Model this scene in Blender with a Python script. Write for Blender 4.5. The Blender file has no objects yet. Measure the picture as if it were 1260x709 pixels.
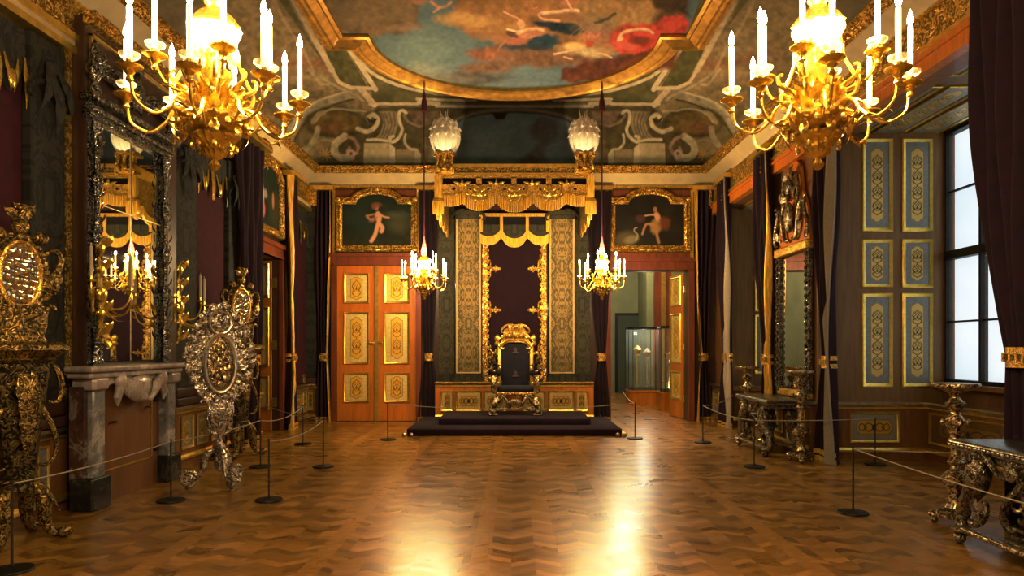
import bpy, math, random
import numpy as np
from math import pi, sin, cos, sqrt, radians
from mathutils import Vector, Matrix
random.seed(7)
SC = bpy.context.scene
COL = SC.collection

# ------------------------------------------------------------------ mesh builder
def V3(*a): return Vector(a)
X, Y, Z = V3(1,0,0), V3(0,1,0), V3(0,0,1)

class MB:
    def __init__(s): s.v = []; s.f = []
    def add(s, vs, fs):
        o = len(s.v); s.v += [tuple(p) for p in vs]; s.f += [tuple(i+o for i in f) for f in fs]; return s
    def box(s, x0,x1,y0,y1,z0,z1):
        vs = [(x,y,z) for z in (z0,z1) for y in (y0,y1) for x in (x0,x1)]
        return s.add(vs, [(0,2,3,1),(4,5,7,6),(0,1,5,4),(2,6,7,3),(0,4,6,2),(1,3,7,5)])
    def rbox(s, x0,x1,y0,y1,z0,z1,b):
        # box with chamfered vertical and horizontal edges
        def ring(i, z):
            xa,xb,ya,yb = x0+i,x1-i,y0+i,y1-i
            return [(xa+b,ya,z),(xb-b,ya,z),(xb,ya+b,z),(xb,yb-b,z),(xb-b,yb,z),(xa+b,yb,z),(xa,yb-b,z),(xa,ya+b,z)]
        rs = [ring(b*.7,z0), ring(b*.2,z0+b*.35), ring(0,z0+b), ring(0,z1-b), ring(b*.2,z1-b*.35), ring(b*.7,z1)]
        return s.loft(rs)
    def loft(s, rings, closed=True, caps=True, loop=False):
        n = len(rings[0]); vs = [p for r in rings for p in r]; fs = []
        m = len(rings)
        for j in range(m if loop else m-1):
            for i in range(n if closed else n-1):
                a = j*n+i; b = j*n+(i+1)%n; j2 = (j+1)%m
                fs.append((a, b, j2*n+(i+1)%n, j2*n+i))
        if caps and closed and not loop:
            fs.append(tuple(range(n))[::-1]); fs.append(tuple((m-1)*n+i for i in range(n)))
        return s.add(vs, fs)
    def tube(s, path, r, n=8, closed=False, flat=1.0):
        P = [Vector(p) for p in path]; m = len(P)
        R = list(r) if hasattr(r,'__len__') else [r]*m
        if len(R) != m: R = [float(np.interp(i/(m-1), np.linspace(0,1,len(R)), R)) for i in range(m)]
        rings = []; nv = None
        for i in range(m):
            if closed: t = P[(i+1)%m]-P[i-1]
            else: t = P[min(i+1,m-1)]-P[max(i-1,0)]
            if t.length < 1e-9: t = Z.copy()
            t.normalize()
            if nv is None:
                nv = t.orthogonal().normalized() if abs(t.z)>.95 else t.cross(Z).normalized()
            nv = (nv - t*nv.dot(t))
            if nv.length < 1e-6: nv = t.orthogonal()
            nv.normalize(); b = t.cross(nv)
            rings.append([P[i]+nv*(R[i]*flat*cos(2*pi*k/n))+b*(R[i]*sin(2*pi*k/n)) for k in range(n)])
        return s.loft(rings, loop=closed)
    def lathe(s, prof, o=(0,0,0), n=20, sx=1, sy=1, wob=0, nw=8):
        o = Vector(o); rings = []
        for r,z in prof:
            rr = max(r,.0005)
            rings.append([o+V3(rr*(1+wob*cos(nw*2*pi*k/n))*cos(2*pi*k/n)*sx, rr*(1+wob*cos(nw*2*pi*k/n))*sin(2*pi*k/n)*sy, z) for k in range(n)])
        return s.loft(rings)
    def ell(s, c, rx, ry, rz, n=12, m=8, rot=None):
        c = Vector(c); rings = []
        for j in range(m+1):
            a = -pi/2+pi*j/m; rr = max(cos(a),.01)
            ring = []
            for k in range(n):
                p = V3(rx*rr*cos(2*pi*k/n), ry*rr*sin(2*pi*k/n), rz*sin(a))
                if rot: p = rot @ p
                ring.append(c+p)
            rings.append(ring)
        return s.loft(rings)
    def prism(s, poly, o=(0,0,0), a=X, b=Z, c=Y, d=.02):
        o=Vector(o); n=len(poly)
        f=[o+a*p[0]+b*p[1] for p in poly]; k=[q+c*d for q in f]
        fs=[tuple(range(n)), tuple(range(2*n-1,n-1,-1))]+[(i,i+n,(i+1)%n+n,(i+1)%n) for i in range(n)]
        return s.add(f+k, fs)
    def sweep(s, path, prof, o=(0,0,0), a=X, b=Z, c=-Y, closed=True):
        # path in (a,b) plane, prof = [(offset outward-left, height along c)]
        o=Vector(o); P=[np.array(p,float) for p in path]; m=len(P); rings=[]
        for i in range(m):
            p=P[i]
            if closed or 0<i<m-1:
                d1=p-P[i-1]; d2=P[(i+1)%m]-p
            elif i==0: d1=d2=P[1]-p
            else: d1=d2=p-P[i-1]
            d1=d1/(np.linalg.norm(d1)+1e-12); d2=d2/(np.linalg.norm(d2)+1e-12)
            n1=np.array([-d1[1],d1[0]]); n2=np.array([-d2[1],d2[0]])
            nn=n1+n2; L=np.dot(nn,nn)
            nn=nn*(2/L) if L>.3 else n1
            rings.append([o+a*(p[0]+nn[0]*q[0])+b*(p[1]+nn[1]*q[0])+c*q[1] for q in prof])
        return s.loft(rings, closed=True, caps=not closed, loop=closed)
    def curl(s, p0, p1, nrm, r, kind='S', k0=0.6, k1=9.0, pw=3, n=36, flip=1, ns=6, flat=1.0):
        # volute-ended scroll from p0 to p1 lying in the plane with normal nrm
        pts=curlpath(kind,k0,k1,pw,n,flip)
        p0=Vector(p0); p1=Vector(p1); e=p1-p0; L=e.length; e.normalize(); q=Vector(nrm).cross(e).normalized()
        s.tube([p0+e*(L*x)+q*(L*y) for x,y in pts], r, n=ns, flat=flat); return s
    def leaf(s, p0, p1, w, nrm, bend=.2, n=8):
        # pointed curved leaf blade
        p0=Vector(p0); p1=Vector(p1); e=p1-p0; nrm=Vector(nrm).normalized(); q=nrm.cross(e).normalized(); rings=[]
        for i in range(n+1):
            t=i/n; ww=w*sin(pi*(.08+.9*t))*(1-.35*t)*(1+.18*cos(6*pi*t)); c=p0+e*t+nrm*(bend*e.length*sin(pi*t*.9)); th=w*.22*(1-t*.7)
            rings.append([c+q*ww, c+nrm*th, c-q*ww, c-nrm*th*.5])
        return s.loft(rings)
    def move(s, d):
        d=Vector(d); s.v=[tuple(Vector(p)+d) for p in s.v]; return s
    def xf(s, M): s.v=[tuple(M@Vector(p)) for p in s.v]; return s
    def mirx(s):
        o=len(s.v); s.v+=[(-p[0],p[1],p[2]) for p in s.v]; s.f+=[tuple(i+o for i in f)[::-1] for f in s.f]; return s
    def mesh(s, name, ang=38):
        me=bpy.data.meshes.new(name); me.from_pydata(s.v,[],s.f); me.validate(); me.update()
        me.shade_smooth(); me.set_sharp_from_angle(angle=radians(ang)); return me

def curlpath(kind,k0,k1,pw,n,flip):
    xs=[0];ys=[0];h=0;tot=0
    ks=[]
    for i in range(n):
        u=2*(i+.5)/n-1
        k=k0+k1*abs(u)**pw
        if kind=='S': k*= (1 if u>0 else -1)
        if kind=='J': k = k0+k1*max(u,0)**pw
        ks.append(k)
    for k in ks:
        h+=k/n*2; xs.append(xs[-1]+cos(h)/n); ys.append(ys[-1]+sin(h)/n)
    xs=np.array(xs);ys=np.array(ys); z=xs+1j*ys; z=z/(z[-1]-z[0]); 
    return [(float(w.real), float(w.imag)*flip) for w in z]

def link(o, parent=None):
    COL.objects.link(o)
    if parent is not None: o.parent=parent
    return o
def obj(name, mb, mat, parent=None, loc=None, rot=None, ang=38):
    me = mb.mesh(name,ang) if isinstance(mb,MB) else mb
    if mat is not None and len(me.materials)==0: me.materials.append(mat)
    o=bpy.data.objects.new(name, me); link(o,parent)
    if loc is not None: o.location=loc
    if rot is not None: o.rotation_euler=rot
    return o
def thing(name, label, cat, loc=(0,0,0), rz=0, group=None):
    o=bpy.data.objects.new(name,None); o.empty_display_size=.1; COL.objects.link(o)
    o.location=loc; o.rotation_euler=(0,0,rz); o['label']=label; o['category']=cat
    if group: o['group']=group
    return o
def tag(o,label,cat,group=None):
    o['label']=label; o['category']=cat
    if group: o['group']=group
    return o
def struct(name, mb, mat, parent=None, ang=38):
    o=obj(name,mb,mat,parent,ang=ang)
    if parent is None: o['kind']='structure'
    return o
def sempty(name, loc=(0,0,0), rz=0):
    o=bpy.data.objects.new(name,None); COL.objects.link(o); o.location=loc; o.rotation_euler=(0,0,rz); o['kind']='structure'; return o
def dup(root, loc, rz, label=None, group=None):
    r=root.copy(); COL.objects.link(r); r.location=loc; r.rotation_euler=(0,0,rz)
    if label: r['label']=label
    if group: r['group']=group
    for ch in list(root.children):
        c=ch.copy(); COL.objects.link(c); c.parent=r
        for g in list(ch.children):
            d=g.copy(); COL.objects.link(d); d.parent=c
    return r

# ------------------------------------------------------------------ materials
def nt(name):
    m=bpy.data.materials.new(name); m.use_nodes=True; t=m.node_tree; return m,t,t.nodes,t.links,t.nodes['Principled BSDF']
def mapr(t,src,a,b,c,d):
    n=t.nodes.new('ShaderNodeMapRange'); n.inputs[1].default_value=a; n.inputs[2].default_value=b; n.inputs[3].default_value=c; n.inputs[4].default_value=d
    t.links.new(src,n.inputs[0]); return n.outputs[0]
def ramp(t,src,stops):
    n=t.nodes.new('ShaderNodeValToRGB'); e=n.color_ramp.elements
    while len(e)<len(stops): e.new(.5)
    for i,(p,c) in enumerate(stops): e[i].position=p; e[i].color=(*c,1)
    t.links.new(src,n.inputs[0]); return n.outputs[0]
def objco(t, scale=(1,1,1)):
    tc=t.nodes.new('ShaderNodeTexCoord'); mp=t.nodes.new('ShaderNodeMapping'); mp.inputs['Scale'].default_value=scale
    t.links.new(tc.outputs['Object'],mp.inputs['Vector']); return mp.outputs['Vector']
def noise(t,co,scale,detail=3,rough=.5,dist=0):
    n=t.nodes.new('ShaderNodeTexNoise'); n.inputs['Scale'].default_value=scale; n.inputs['Detail'].default_value=detail
    n.inputs['Roughness'].default_value=rough; n.inputs['Distortion'].default_value=dist
    t.links.new(co,n.inputs['Vector']); return n.outputs['Fac']
def voro(t,co,scale,feat='F1'):
    n=t.nodes.new('ShaderNodeTexVoronoi'); n.feature=feat; n.inputs['Scale'].default_value=scale; t.links.new(co,n.inputs['Vector']); return n.outputs['Distance']
def bump(t,bs,h,strength=.5,dist=.01):
    b=t.nodes.new('ShaderNodeBump'); b.inputs['Strength'].default_value=strength; b.inputs['Distance'].default_value=dist
    t.links.new(h,b.inputs['Height']); t.links.new(b.outputs[0],bs.inputs['Normal'])
def simple(name,col,rough=.5,metal=0,var=.12,vs=6,bs=0,bd=.004,coat=0,sheen=0,co_scale=(1,1,1)):
    m,t,N,L,B=nt(name); co=objco(t,co_scale)
    nf=noise(t,co,vs,4)
    lo=tuple(max(c*(1-var),0) for c in col); hi=tuple(min(c*(1+var),1) for c in col)
    L.new(ramp(t,nf,[(.3,lo),(.7,hi)]),B.inputs['Base Color'])
    B.inputs['Roughness'].default_value=rough; B.inputs['Metallic'].default_value=metal
    B.inputs['Coat Weight'].default_value=coat; B.inputs['Sheen Weight'].default_value=sheen
    if bs: bump(t,B,noise(t,co,bs,3),.6,bd)
    return m
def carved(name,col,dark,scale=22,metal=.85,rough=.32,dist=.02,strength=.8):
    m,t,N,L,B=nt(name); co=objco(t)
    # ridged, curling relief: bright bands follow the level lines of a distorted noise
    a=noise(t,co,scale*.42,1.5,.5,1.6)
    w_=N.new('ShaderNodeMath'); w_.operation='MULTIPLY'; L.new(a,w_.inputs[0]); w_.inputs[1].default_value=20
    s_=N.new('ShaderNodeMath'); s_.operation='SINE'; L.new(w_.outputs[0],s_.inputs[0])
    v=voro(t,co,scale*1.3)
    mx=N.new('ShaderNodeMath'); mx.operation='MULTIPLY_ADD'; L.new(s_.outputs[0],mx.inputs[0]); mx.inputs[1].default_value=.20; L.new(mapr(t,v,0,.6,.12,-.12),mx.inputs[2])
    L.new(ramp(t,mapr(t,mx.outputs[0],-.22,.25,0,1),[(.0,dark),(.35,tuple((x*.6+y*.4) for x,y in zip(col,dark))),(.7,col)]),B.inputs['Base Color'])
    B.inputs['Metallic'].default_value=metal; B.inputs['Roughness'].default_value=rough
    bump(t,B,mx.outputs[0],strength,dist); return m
def emis(name,col,st,sample=True):
    m,t,N,L,B=nt(name); B.inputs['Base Color'].default_value=(*col,1); B.inputs['Emission Color'].default_value=(*col,1); B.inputs['Emission Strength'].default_value=st
    if not sample: m.cycles.emission_sampling='NONE'
    return m
def painted(name,rough=.75,metal=0.0,spec=.3):
    m,t,N,L,B=nt(name); a=N.new('ShaderNodeVertexColor'); a.layer_name='Col'; L.new(a.outputs['Color'],B.inputs['Base Color'])
    B.inputs['Roughness'].default_value=rough; B.inputs['Metallic'].default_value=metal; B.inputs['Specular IOR Level'].default_value=spec
    bump(t,B,noise(t,objco(t),40,2),.15,.004); return m
def glass(name,col=(1,1,1),rough=.02,trans=1.0,alpha=None):
    m,t,N,L,B=nt(name); B.inputs['Base Color'].default_value=(*col,1); B.inputs['Roughness'].default_value=rough; B.inputs['Transmission Weight'].default_value=trans
    B.inputs['IOR'].default_value=1.45
    if alpha is not None:
        B.inputs['Transmission Weight'].default_value=0; B.inputs['Alpha'].default_value=alpha
    return m

M={}
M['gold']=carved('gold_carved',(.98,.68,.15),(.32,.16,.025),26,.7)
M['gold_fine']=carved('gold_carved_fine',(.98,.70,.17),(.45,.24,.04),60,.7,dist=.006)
M['gold_smooth']=simple('gold_smooth',(.95,.66,.15),.3,.85,.15,14,30,.003)
M['gold_leaf']=simple('gilded_leaf',(.98,.68,.16),.27,.9,.2,30,60,.003)
M['gold_thread']=simple('gold_thread',(.78,.47,.075),.5,.5,.38,1.0,1.6,.012,co_scale=(48,48,5))
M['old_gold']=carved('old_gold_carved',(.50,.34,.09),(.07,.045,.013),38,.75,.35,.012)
M['silver']=carved('silver_carved',(.90,.84,.70),(.20,.16,.11),34,.85,.28,.010)
M['silver_gilt']=carved('silver_gilt_carved',(.80,.64,.36),(.12,.08,.035),32,.85,.28,.009)
M['silver_smooth']=simple('silver_smooth',(.75,.68,.52),.28,.95,.2,12,25,.004)
M['dark_silver']=carved('dark_silver_carved',(.46,.38,.25),(.09,.07,.04),38,.88,.28,.010)
M['ebony']=carved('ebonised_gilt_carving',(.22,.15,.045),(.018,.014,.01),30,.6,.35,.010)
M['wood']=simple('brown_wood_panel',(.25,.105,.03),.42,0,.25,3,0,coat=.2,co_scale=(6,6,.6))
M['wood_dark']=simple('dark_wood_panel',(.075,.032,.018),.42,0,.25,3,coat=.2,co_scale=(6,6,.6))
M['wood_red']=simple('red_brown_wood',(.24,.06,.022),.42,0,.25,3,coat=.25,co_scale=(6,6,.6))
M['wood_orange']=simple('orange_door_wood',(.60,.21,.022),.4,0,.15,3,coat=.25,co_scale=(6,6,.6))
M['wood_olive']=simple('olive_brown_shutter_wood',(.27,.15,.05),.45,0,.2,3,co_scale=(6,6,.6))
M['board']=simple('fireplace_board_wood',(.22,.09,.028),.5,0,.2,2,co_scale=(3,3,.5))
M['burgundy']=simple('burgundy_velvet',(.062,.004,.012),.9,0,.25,9,80,.002,sheen=0)
M['plum']=simple('plum_velvet',(.024,.004,.011),.9,0,.3,7,60,.002,sheen=.03)
M['carpet']=simple('plum_carpet',(.024,.006,.015),.97,0,.3,14,120,.002,sheen=.05)
M['cream']=simple('cream_plaster',(.62,.50,.28),.6,0,.08,5)
M['sage']=simple('grey_green_plaster',(.24,.25,.16),.8,0,.12,2)
M['grey_wall']=simple('slate_green_panel',(.065,.08,.065),.8,0,.1,2)
M['black']=simple('blackened_steel',(.03,.028,.027),.45,.7,.2,20)
M['dark']=simple('dark_recess',(.012,.006,.008),.9,0,.2,4)
M['wax']=None
M['rope']=simple('grey_cord',(.42,.36,.26),.7,0,.1,40)
M['mirror']=simple('mirror_glass',(.75,.76,.72),.015,1.0,.02,1)
M['glass']=glass('clear_glass',(.95,.97,.95),.02,alpha=.13)
M['case_glass']=glass('case_glass',(.75,.85,.8),.03,alpha=.15)
M['crystal']=carved('crystal_silver_glass',(.50,.48,.43),(.03,.03,.028),40,.9,.12,.014)
M['feather']=simple('white_feather',(.85,.80,.70),.85,0,.1,20,50,.01,sheen=.3)
M['flame']=emis('candle_flame',(1,.86,.55),30,False)
M['pane']=None
M['cord_red']=simple('dark_red_silk_cord',(.09,.012,.018),.6,0,.2,60)
M['cord_pink']=simple('rose_silk_cover',(.55,.12,.12),.6,0,.15,60)
M['blind']=None
M['sheen_navy']=simple('midnight_velvet',(.012,.008,.018),.8,0,.3,12,60,.002,sheen=.15)
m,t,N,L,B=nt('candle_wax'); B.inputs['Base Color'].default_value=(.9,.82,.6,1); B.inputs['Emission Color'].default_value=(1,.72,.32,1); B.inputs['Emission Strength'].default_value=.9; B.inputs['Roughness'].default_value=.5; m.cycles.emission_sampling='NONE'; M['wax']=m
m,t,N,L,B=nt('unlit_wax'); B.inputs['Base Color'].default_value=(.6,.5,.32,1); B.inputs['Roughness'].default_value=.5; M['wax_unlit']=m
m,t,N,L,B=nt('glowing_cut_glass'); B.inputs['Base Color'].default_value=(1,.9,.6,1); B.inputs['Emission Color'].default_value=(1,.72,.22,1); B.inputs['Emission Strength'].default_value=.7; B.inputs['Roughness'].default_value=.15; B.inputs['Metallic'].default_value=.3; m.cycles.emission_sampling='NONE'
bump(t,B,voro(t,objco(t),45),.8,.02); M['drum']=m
# daylight behind woven window blinds
m,t,N,L,B=nt('daylit_blind'); g=noise(t,objco(t),.7,2); B.inputs['Base Color'].default_value=(.7,.75,.8,1)
L.new(ramp(t,g,[(.3,(.60,.76,.88)),(.7,(.88,.95,1))]),B.inputs['Emission Color']); B.inputs['Emission Strength'].default_value=.74; M['blind']=m

def brocade(name, c0, c1, sx, sz, rough=.6, metal=.2, th=.0):
    # symmetric damask pattern: mirrored across the width of the panel, repeating up it
    m,t,N,L,B=nt(name); tc=N.new('ShaderNodeTexCoord'); sp=N.new('ShaderNodeSeparateXYZ'); L.new(tc.outputs['Object'],sp.inputs[0])
    def mth(op,a,b=None):
        n=N.new('ShaderNodeMath'); n.operation=op
        for i,q in enumerate((a,b)):
            if q is None: continue
            if isinstance(q,(int,float)): n.inputs[i].default_value=q
            else: L.new(q,n.inputs[i])
        return n.outputs[0]
    ax=mth('ABSOLUTE',mth('MULTIPLY',sp.outputs['X'],sx))
    zz=mth('PINGPONG',mth('MULTIPLY',sp.outputs['Z'],sz),1.0)
    cb=N.new('ShaderNodeCombineXYZ'); L.new(ax,cb.inputs[0]); L.new(zz,cb.inputs[1])
    n1=noise(t,cb.outputs[0],2.2,3,.5,2.0)
    w=mth('SINE',mth('MULTIPLY',n1,34))
    f=mapr(t,w,-.1+th,.25+th,0,1)
    L.new(ramp(t,f,[(0,c0),(1,c1)]),B.inputs['Base Color']); B.inputs['Roughness'].default_value=rough; B.inputs['Metallic'].default_value=metal
    bump(t,B,f,.5,.006); return m
M['brocade']=brocade('gold_brocade',(.14,.10,.032),(.34,.24,.075),4.2,1.6)
M['brocade_dim']=brocade('grey_green_brocade',(.040,.034,.018),(.080,.064,.030),3.0,1.2,.8,.05)
M['grey_cloth']=brocade('dark_grey_brocade',(.024,.022,.018),(.048,.042,.032),2.0,.9,.85,.05)

def marble(name,c0,c1,c2,scale):
    m,t,N,L,B=nt(name); co=objco(t); n=noise(t,co,scale,6,.65,1.5)
    L.new(ramp(t,n,[(.35,c0),(.52,c1),(.6,c2),(.68,c1)]),B.inputs['Base Color']); B.inputs['Roughness'].default_value=.25; return m
M['marble']=marble('grey_veined_marble',(.16,.15,.15),(.28,.27,.26),(.55,.52,.48),3.5)
M['marble_dark']=marble('black_marble',(.012,.012,.013),(.02,.02,.02),(.07,.065,.06),4)
M['marble_red']=marble('red_brown_marble',(.07,.03,.025),(.12,.055,.04),(.30,.24,.2),4)
M['marble_light']=marble('pale_veined_marble',(.34,.29,.27),(.50,.43,.38),(.66,.60,.54),3)

# oak parquet: bands of chevron laid planks between straight border strips
def floor_mat():
    m,t,N,L,B=nt('oak_parquet'); geo=N.new('ShaderNodeNewGeometry'); sp=N.new('ShaderNodeSeparateXYZ'); L.new(geo.outputs['Position'],sp.inputs[0])
    def mth(op,a,b=None,c=None):
        n=N.new('ShaderNodeMath'); n.operation=op
        for i,q in enumerate((a,b,c)):
            if q is None: continue
            if isinstance(q,(int,float)): n.inputs[i].default_value=q
            else: L.new(q,n.inputs[i])
        return n.outputs[0]
    x=sp.outputs['X']; y=sp.outputs['Y']
    xs=mth('ADD',x,.33+12.2)
    fx=mth('MODULO',xs,1.22)                      # field coordinate
    strip=mth('LESS_THAN',fx,.15)
    tri=mth('PINGPONG',mth('SUBTRACT',fx,.13),.182)
    v=mth('ADD',y,mth('MULTIPLY',tri,.62))
    row=mth('FLOOR',mth('DIVIDE',v,.092)); col=mth('FLOOR',mth('DIVIDE',mth('SUBTRACT',xs,.13),.182))
    cb=N.new('ShaderNodeCombineXYZ'); L.new(row,cb.inputs[0]); L.new(col,cb.inputs[1])
    wn=N.new('ShaderNodeTexWhiteNoise'); wn.noise_dimensions='3D'; L.new(cb.outputs[0],wn.inputs['Vector'])
    rowf=mth('MODULO',row,4); alt=mth('MULTIPLY',mth('LESS_THAN',rowf,1.5),.20)
    par=mth('MULTIPLY',mth('MODULO',col,2),.07)
    tone=mth('ADD',mth('ADD',mth('MULTIPLY',wn.outputs['Value'],.44),alt),par)
    cb2=N.new('ShaderNodeCombineXYZ'); L.new(mth('MULTIPLY',x,5),cb2.inputs[0]); L.new(mth('MULTIPLY',y,22),cb2.inputs[1]); L.new(wn.outputs['Value'],cb2.inputs[2])
    gr=noise(t,cb2.outputs[0],2,4)
    tone=mth('ADD',tone,mth('MULTIPLY',mth('SUBTRACT',gr,.5),.5))
    tone2=mth('ADD',mth('MULTIPLY',tone,mth('SUBTRACT',1,strip)),mth('MULTIPLY',strip,mth('ADD',gr,.02)))
    L.new(ramp(t,tone2,[(.05,(.17,.073,.011)),(.40,(.34,.165,.028)),(.85,(.56,.30,.065))]),B.inputs['Base Color'])
    gy=mth('MODULO',v,.092); seam=mth('LESS_THAN',gy,.006)
    big=noise(t,geo.outputs['Position'],1.6,2)
    B.inputs['IOR'].default_value=1.5
    rg=mth('ADD',mth('MULTIPLY',wn.outputs['Value'],.10),mth('MULTIPLY',big,.22)); rg=mth('ADD',rg,.17)
    L.new(rg,B.inputs['Roughness'])
    h=mth('ADD',mth('MULTIPLY',wn.outputs['Value'],.5),mth('MULTIPLY',big,1.4)); h=mth('SUBTRACT',h,mth('MULTIPLY',seam,.6))
    bump(t,B,h,.22,.006)
    B.inputs['Coat Weight'].default_value=.35; B.inputs['Coat Roughness'].default_value=.24
    return m
M['floor']=floor_mat()

# ------------------------------------------------------------------ painting onto mesh vertices
def _hash(i,j,s):
    h=(i*374761393+j*668265263+s*1274126177)&0xffffffff; h=((h^(h>>13))*1274126177)&0xffffffff; h=h^(h>>16)
    return (h&0xffff)/65535.0
def vnoise(u,v,s=0):
    i=np.floor(u).astype(np.int64); j=np.floor(v).astype(np.int64); fu=u-i; fv=v-j
    fu=fu*fu*(3-2*fu); fv=fv*fv*(3-2*fv)
    return (_hash(i,j,s)*(1-fu)+_hash(i+1,j,s)*fu)*(1-fv)+(_hash(i,j+1,s)*(1-fu)+_hash(i+1,j+1,s)*fu)*fv
def fbm(u,v,s=0,o=4):
    r=0;a=.5
    for k in range(o): r=r+a*vnoise(u*2**k,v*2**k,s+k*17); a*=.5
    return r/(1-.5**o)
class Paint:
    dw=0; dn=0
    def __init__(s,U,V,base):
        s.U=np.asarray(U,float); s.V=np.asarray(V,float); s.c=np.tile(np.array(base,float),(len(s.U),1))
    def _w(s,m,warp,ws,seed):
        u=s.U[m]; v=s.V[m]
        if warp:
            du=fbm(u/ws,v/ws,seed)-.5; dv=fbm(u/ws+9.1,v/ws+3.7,seed+5)-.5; u=u+du*2*warp; v=v+dv*2*warp
        return u,v
    def _b(s,x0,x1,y0,y1,p): return np.where((s.U>x0-p)&(s.U<x1+p)&(s.V>y0-p)&(s.V<y1+p))[0]
    def _mix(s,m,al,col,nz=0,seed=3,ns=6):
        c=np.tile(np.array(col,float),(len(m),1))
        if nz:
            f=1+nz*2*(fbm(s.U[m]/ns,s.V[m]/ns,seed)-.5); c=c*f[:,None]
        s.c[m]=s.c[m]*(1-al[:,None])+c*al[:,None]
    def seg(s,u,v,pts,closed):
        d=np.full(u.shape,1e9); n=len(pts)
        for i in range(n if closed else n-1):
            x0,y0=pts[i]; x1,y1=pts[(i+1)%n]; dx=x1-x0; dy=y1-y0; L=dx*dx+dy*dy+1e-12
            t=np.clip(((u-x0)*dx+(v-y0)*dy)/L,0,1); d=np.minimum(d,np.hypot(u-x0-t*dx,v-y0-t*dy))
        return d
    def poly(s,pts,col,soft=1.,a=1.,warp=0,ws=12,nz=0,seed=1,ns=6):
        xs=[p[0] for p in pts]; ys=[p[1] for p in pts]; m=s._b(min(xs),max(xs),min(ys),max(ys),soft+warp*1.2)
        if not len(m): return s
        u,v=s._w(m,warp,ws,seed); ins=np.zeros(u.shape,bool); n=len(pts)
        for i in range(n):
            x0,y0=pts[i]; x1,y1=pts[(i+1)%n]
            if y0==y1: continue
            ins^=((y0>v)!=(y1>v))&(u<(x1-x0)*(v-y0)/(y1-y0)+x0)
        d=s.seg(u,v,pts,True); sd=np.where(ins,d,-d); al=np.clip(.5+sd/soft,0,1)*a
        s._mix(m,al,col,nz,seed,ns); return s
    def stroke(s,pts,w,col,soft=1.,a=1.,warp=None,ws=7,nz=None,seed=2,smooth=True,ns=6):
        warp=s.dw if warp is None else warp; nz=s.dn if nz is None else nz
        if smooth and len(pts)>2: pts=catmull(pts)
        xs=[p[0] for p in pts]; ys=[p[1] for p in pts]; m=s._b(min(xs),max(xs),min(ys),max(ys),w+soft+warp*1.2)
        if not len(m): return s
        u,v=s._w(m,warp,ws,seed); d=s.seg(u,v,pts,False); al=np.clip(.5+(w/2-d)/soft,0,1)*a
        s._mix(m,al,col,nz,seed,ns); return s
    def ell(s,cx,cy,rx,ry,col,soft=1.,a=1.,rot=0,warp=0,ws=12,nz=0,seed=4,ns=6):
        R=max(rx,ry); m=s._b(cx-R,cx+R,cy-R,cy+R,soft+warp*1.2)
        if not len(m): return s
        u,v=s._w(m,warp,ws,seed); c,q=cos(radians(rot)),sin(radians(rot)); x=(u-cx)*c+(v-cy)*q; y=-(u-cx)*q+(v-cy)*c
        k=np.sqrt((x/rx)**2+(y/ry)**2); sd=(1-k)*min(rx,ry); al=np.clip(.5+sd/soft,0,1)*a
        s._mix(m,al,col,nz,seed,ns); return s
def catmull(P,k=6):
    out=[]; n=len(P)
    for i in range(n-1):
        p0=P[max(i-1,0)];p1=P[i];p2=P[i+1];p3=P[min(i+2,n-1)]
        for j in range(k):
            t=j/k; out.append(tuple(.5*((2*p1[d])+(-p0[d]+p2[d])*t+(2*p0[d]-5*p1[d]+4*p2[d]-p3[d])*t*t+(-p0[d]+3*p1[d]-3*p2[d]+p3[d])*t**3) for d in (0,1)))
    out.append(tuple(P[-1])); return out
def gridmesh(name,VV,nu,nv,colfn):
    # VV: array (nv,nu,3) ; colfn(V (n,3)) -> colours
    V=VV.reshape(-1,3); me=bpy.data.meshes.new(name)
    i=np.arange(nu-1); j=np.arange(nv-1); a=(j[:,None]*nu+i[None,:]).ravel(); F=np.stack([a,a+1,a+1+nu,a+nu],1)
    me.vertices.add(len(V)); me.vertices.foreach_set('co',V.astype(np.float32).ravel())
    me.loops.add(F.size); me.loops.foreach_set('vertex_index',F.ravel().astype(np.int32))
    me.polygons.add(len(F)); me.polygons.foreach_set('loop_start',np.arange(0,F.size,4,dtype=np.int32))
    me.update(calc_edges=True); me.shade_smooth()
    c=np.clip(colfn(V),0,1); c=np.concatenate([c,np.ones((len(c),1))],1)
    at=me.color_attributes.new('Col','FLOAT_COLOR','POINT'); at.data.foreach_set('color',c.astype(np.float32).ravel())
    return me
def panelmesh(name,w,h,res,fn,y=0.0):
    # upright painted panel centred on x, from z=0 to h, facing -y; fn(Paint) with U=x (m), V=z (m)
    nu=max(int(w/res),4); nv=max(int(h/res),4); xs=np.linspace(-w/2,w/2,nu); zs=np.linspace(0,h,nv)
    G=np.zeros((nv,nu,3)); G[...,0]=xs[None,:]; G[...,2]=zs[:,None]; G[...,1]=y
    def cf(V):
        p=Paint(V[:,0],V[:,2],(.5,.5,.5)); fn(p); return p.c
    return gridmesh(name,G,nu,nv,cf)
M['painted']=painted('oil_painted_surface')
M['fresco']=painted('fresco_painted_plaster',.9,0,.1)
M['painted_gilt']=painted('painted_gilt_panel',.42,.35,.5)
# ------------------------------------------------------------------ room dimensions (metres)
XL,XR,YB,YN=-4.55,4.40,15.11,-3.0
EYE=1.6; CZ=6.5; SPR=5.46      # eye height, flat ceiling, springing of the cove
cam=bpy.data.cameras.new('camera'); co=bpy.data.objects.new('camera',cam); COL.objects.link(co)
co.location=(0,0,EYE); co.rotation_euler=(pi/2,0,0); cam.sensor_width=36; cam.lens=850/1260*36; cam.clip_end=100
cam.shift_x=-3/1260; cam.shift_y=73.5/1260
SC.camera=co

# floor, running on into the room beyond the right-hand doorway
struct('floor',MB().box(XL-2,6.5,YN-.3,26,-.1,0),M['floor'])

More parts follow.
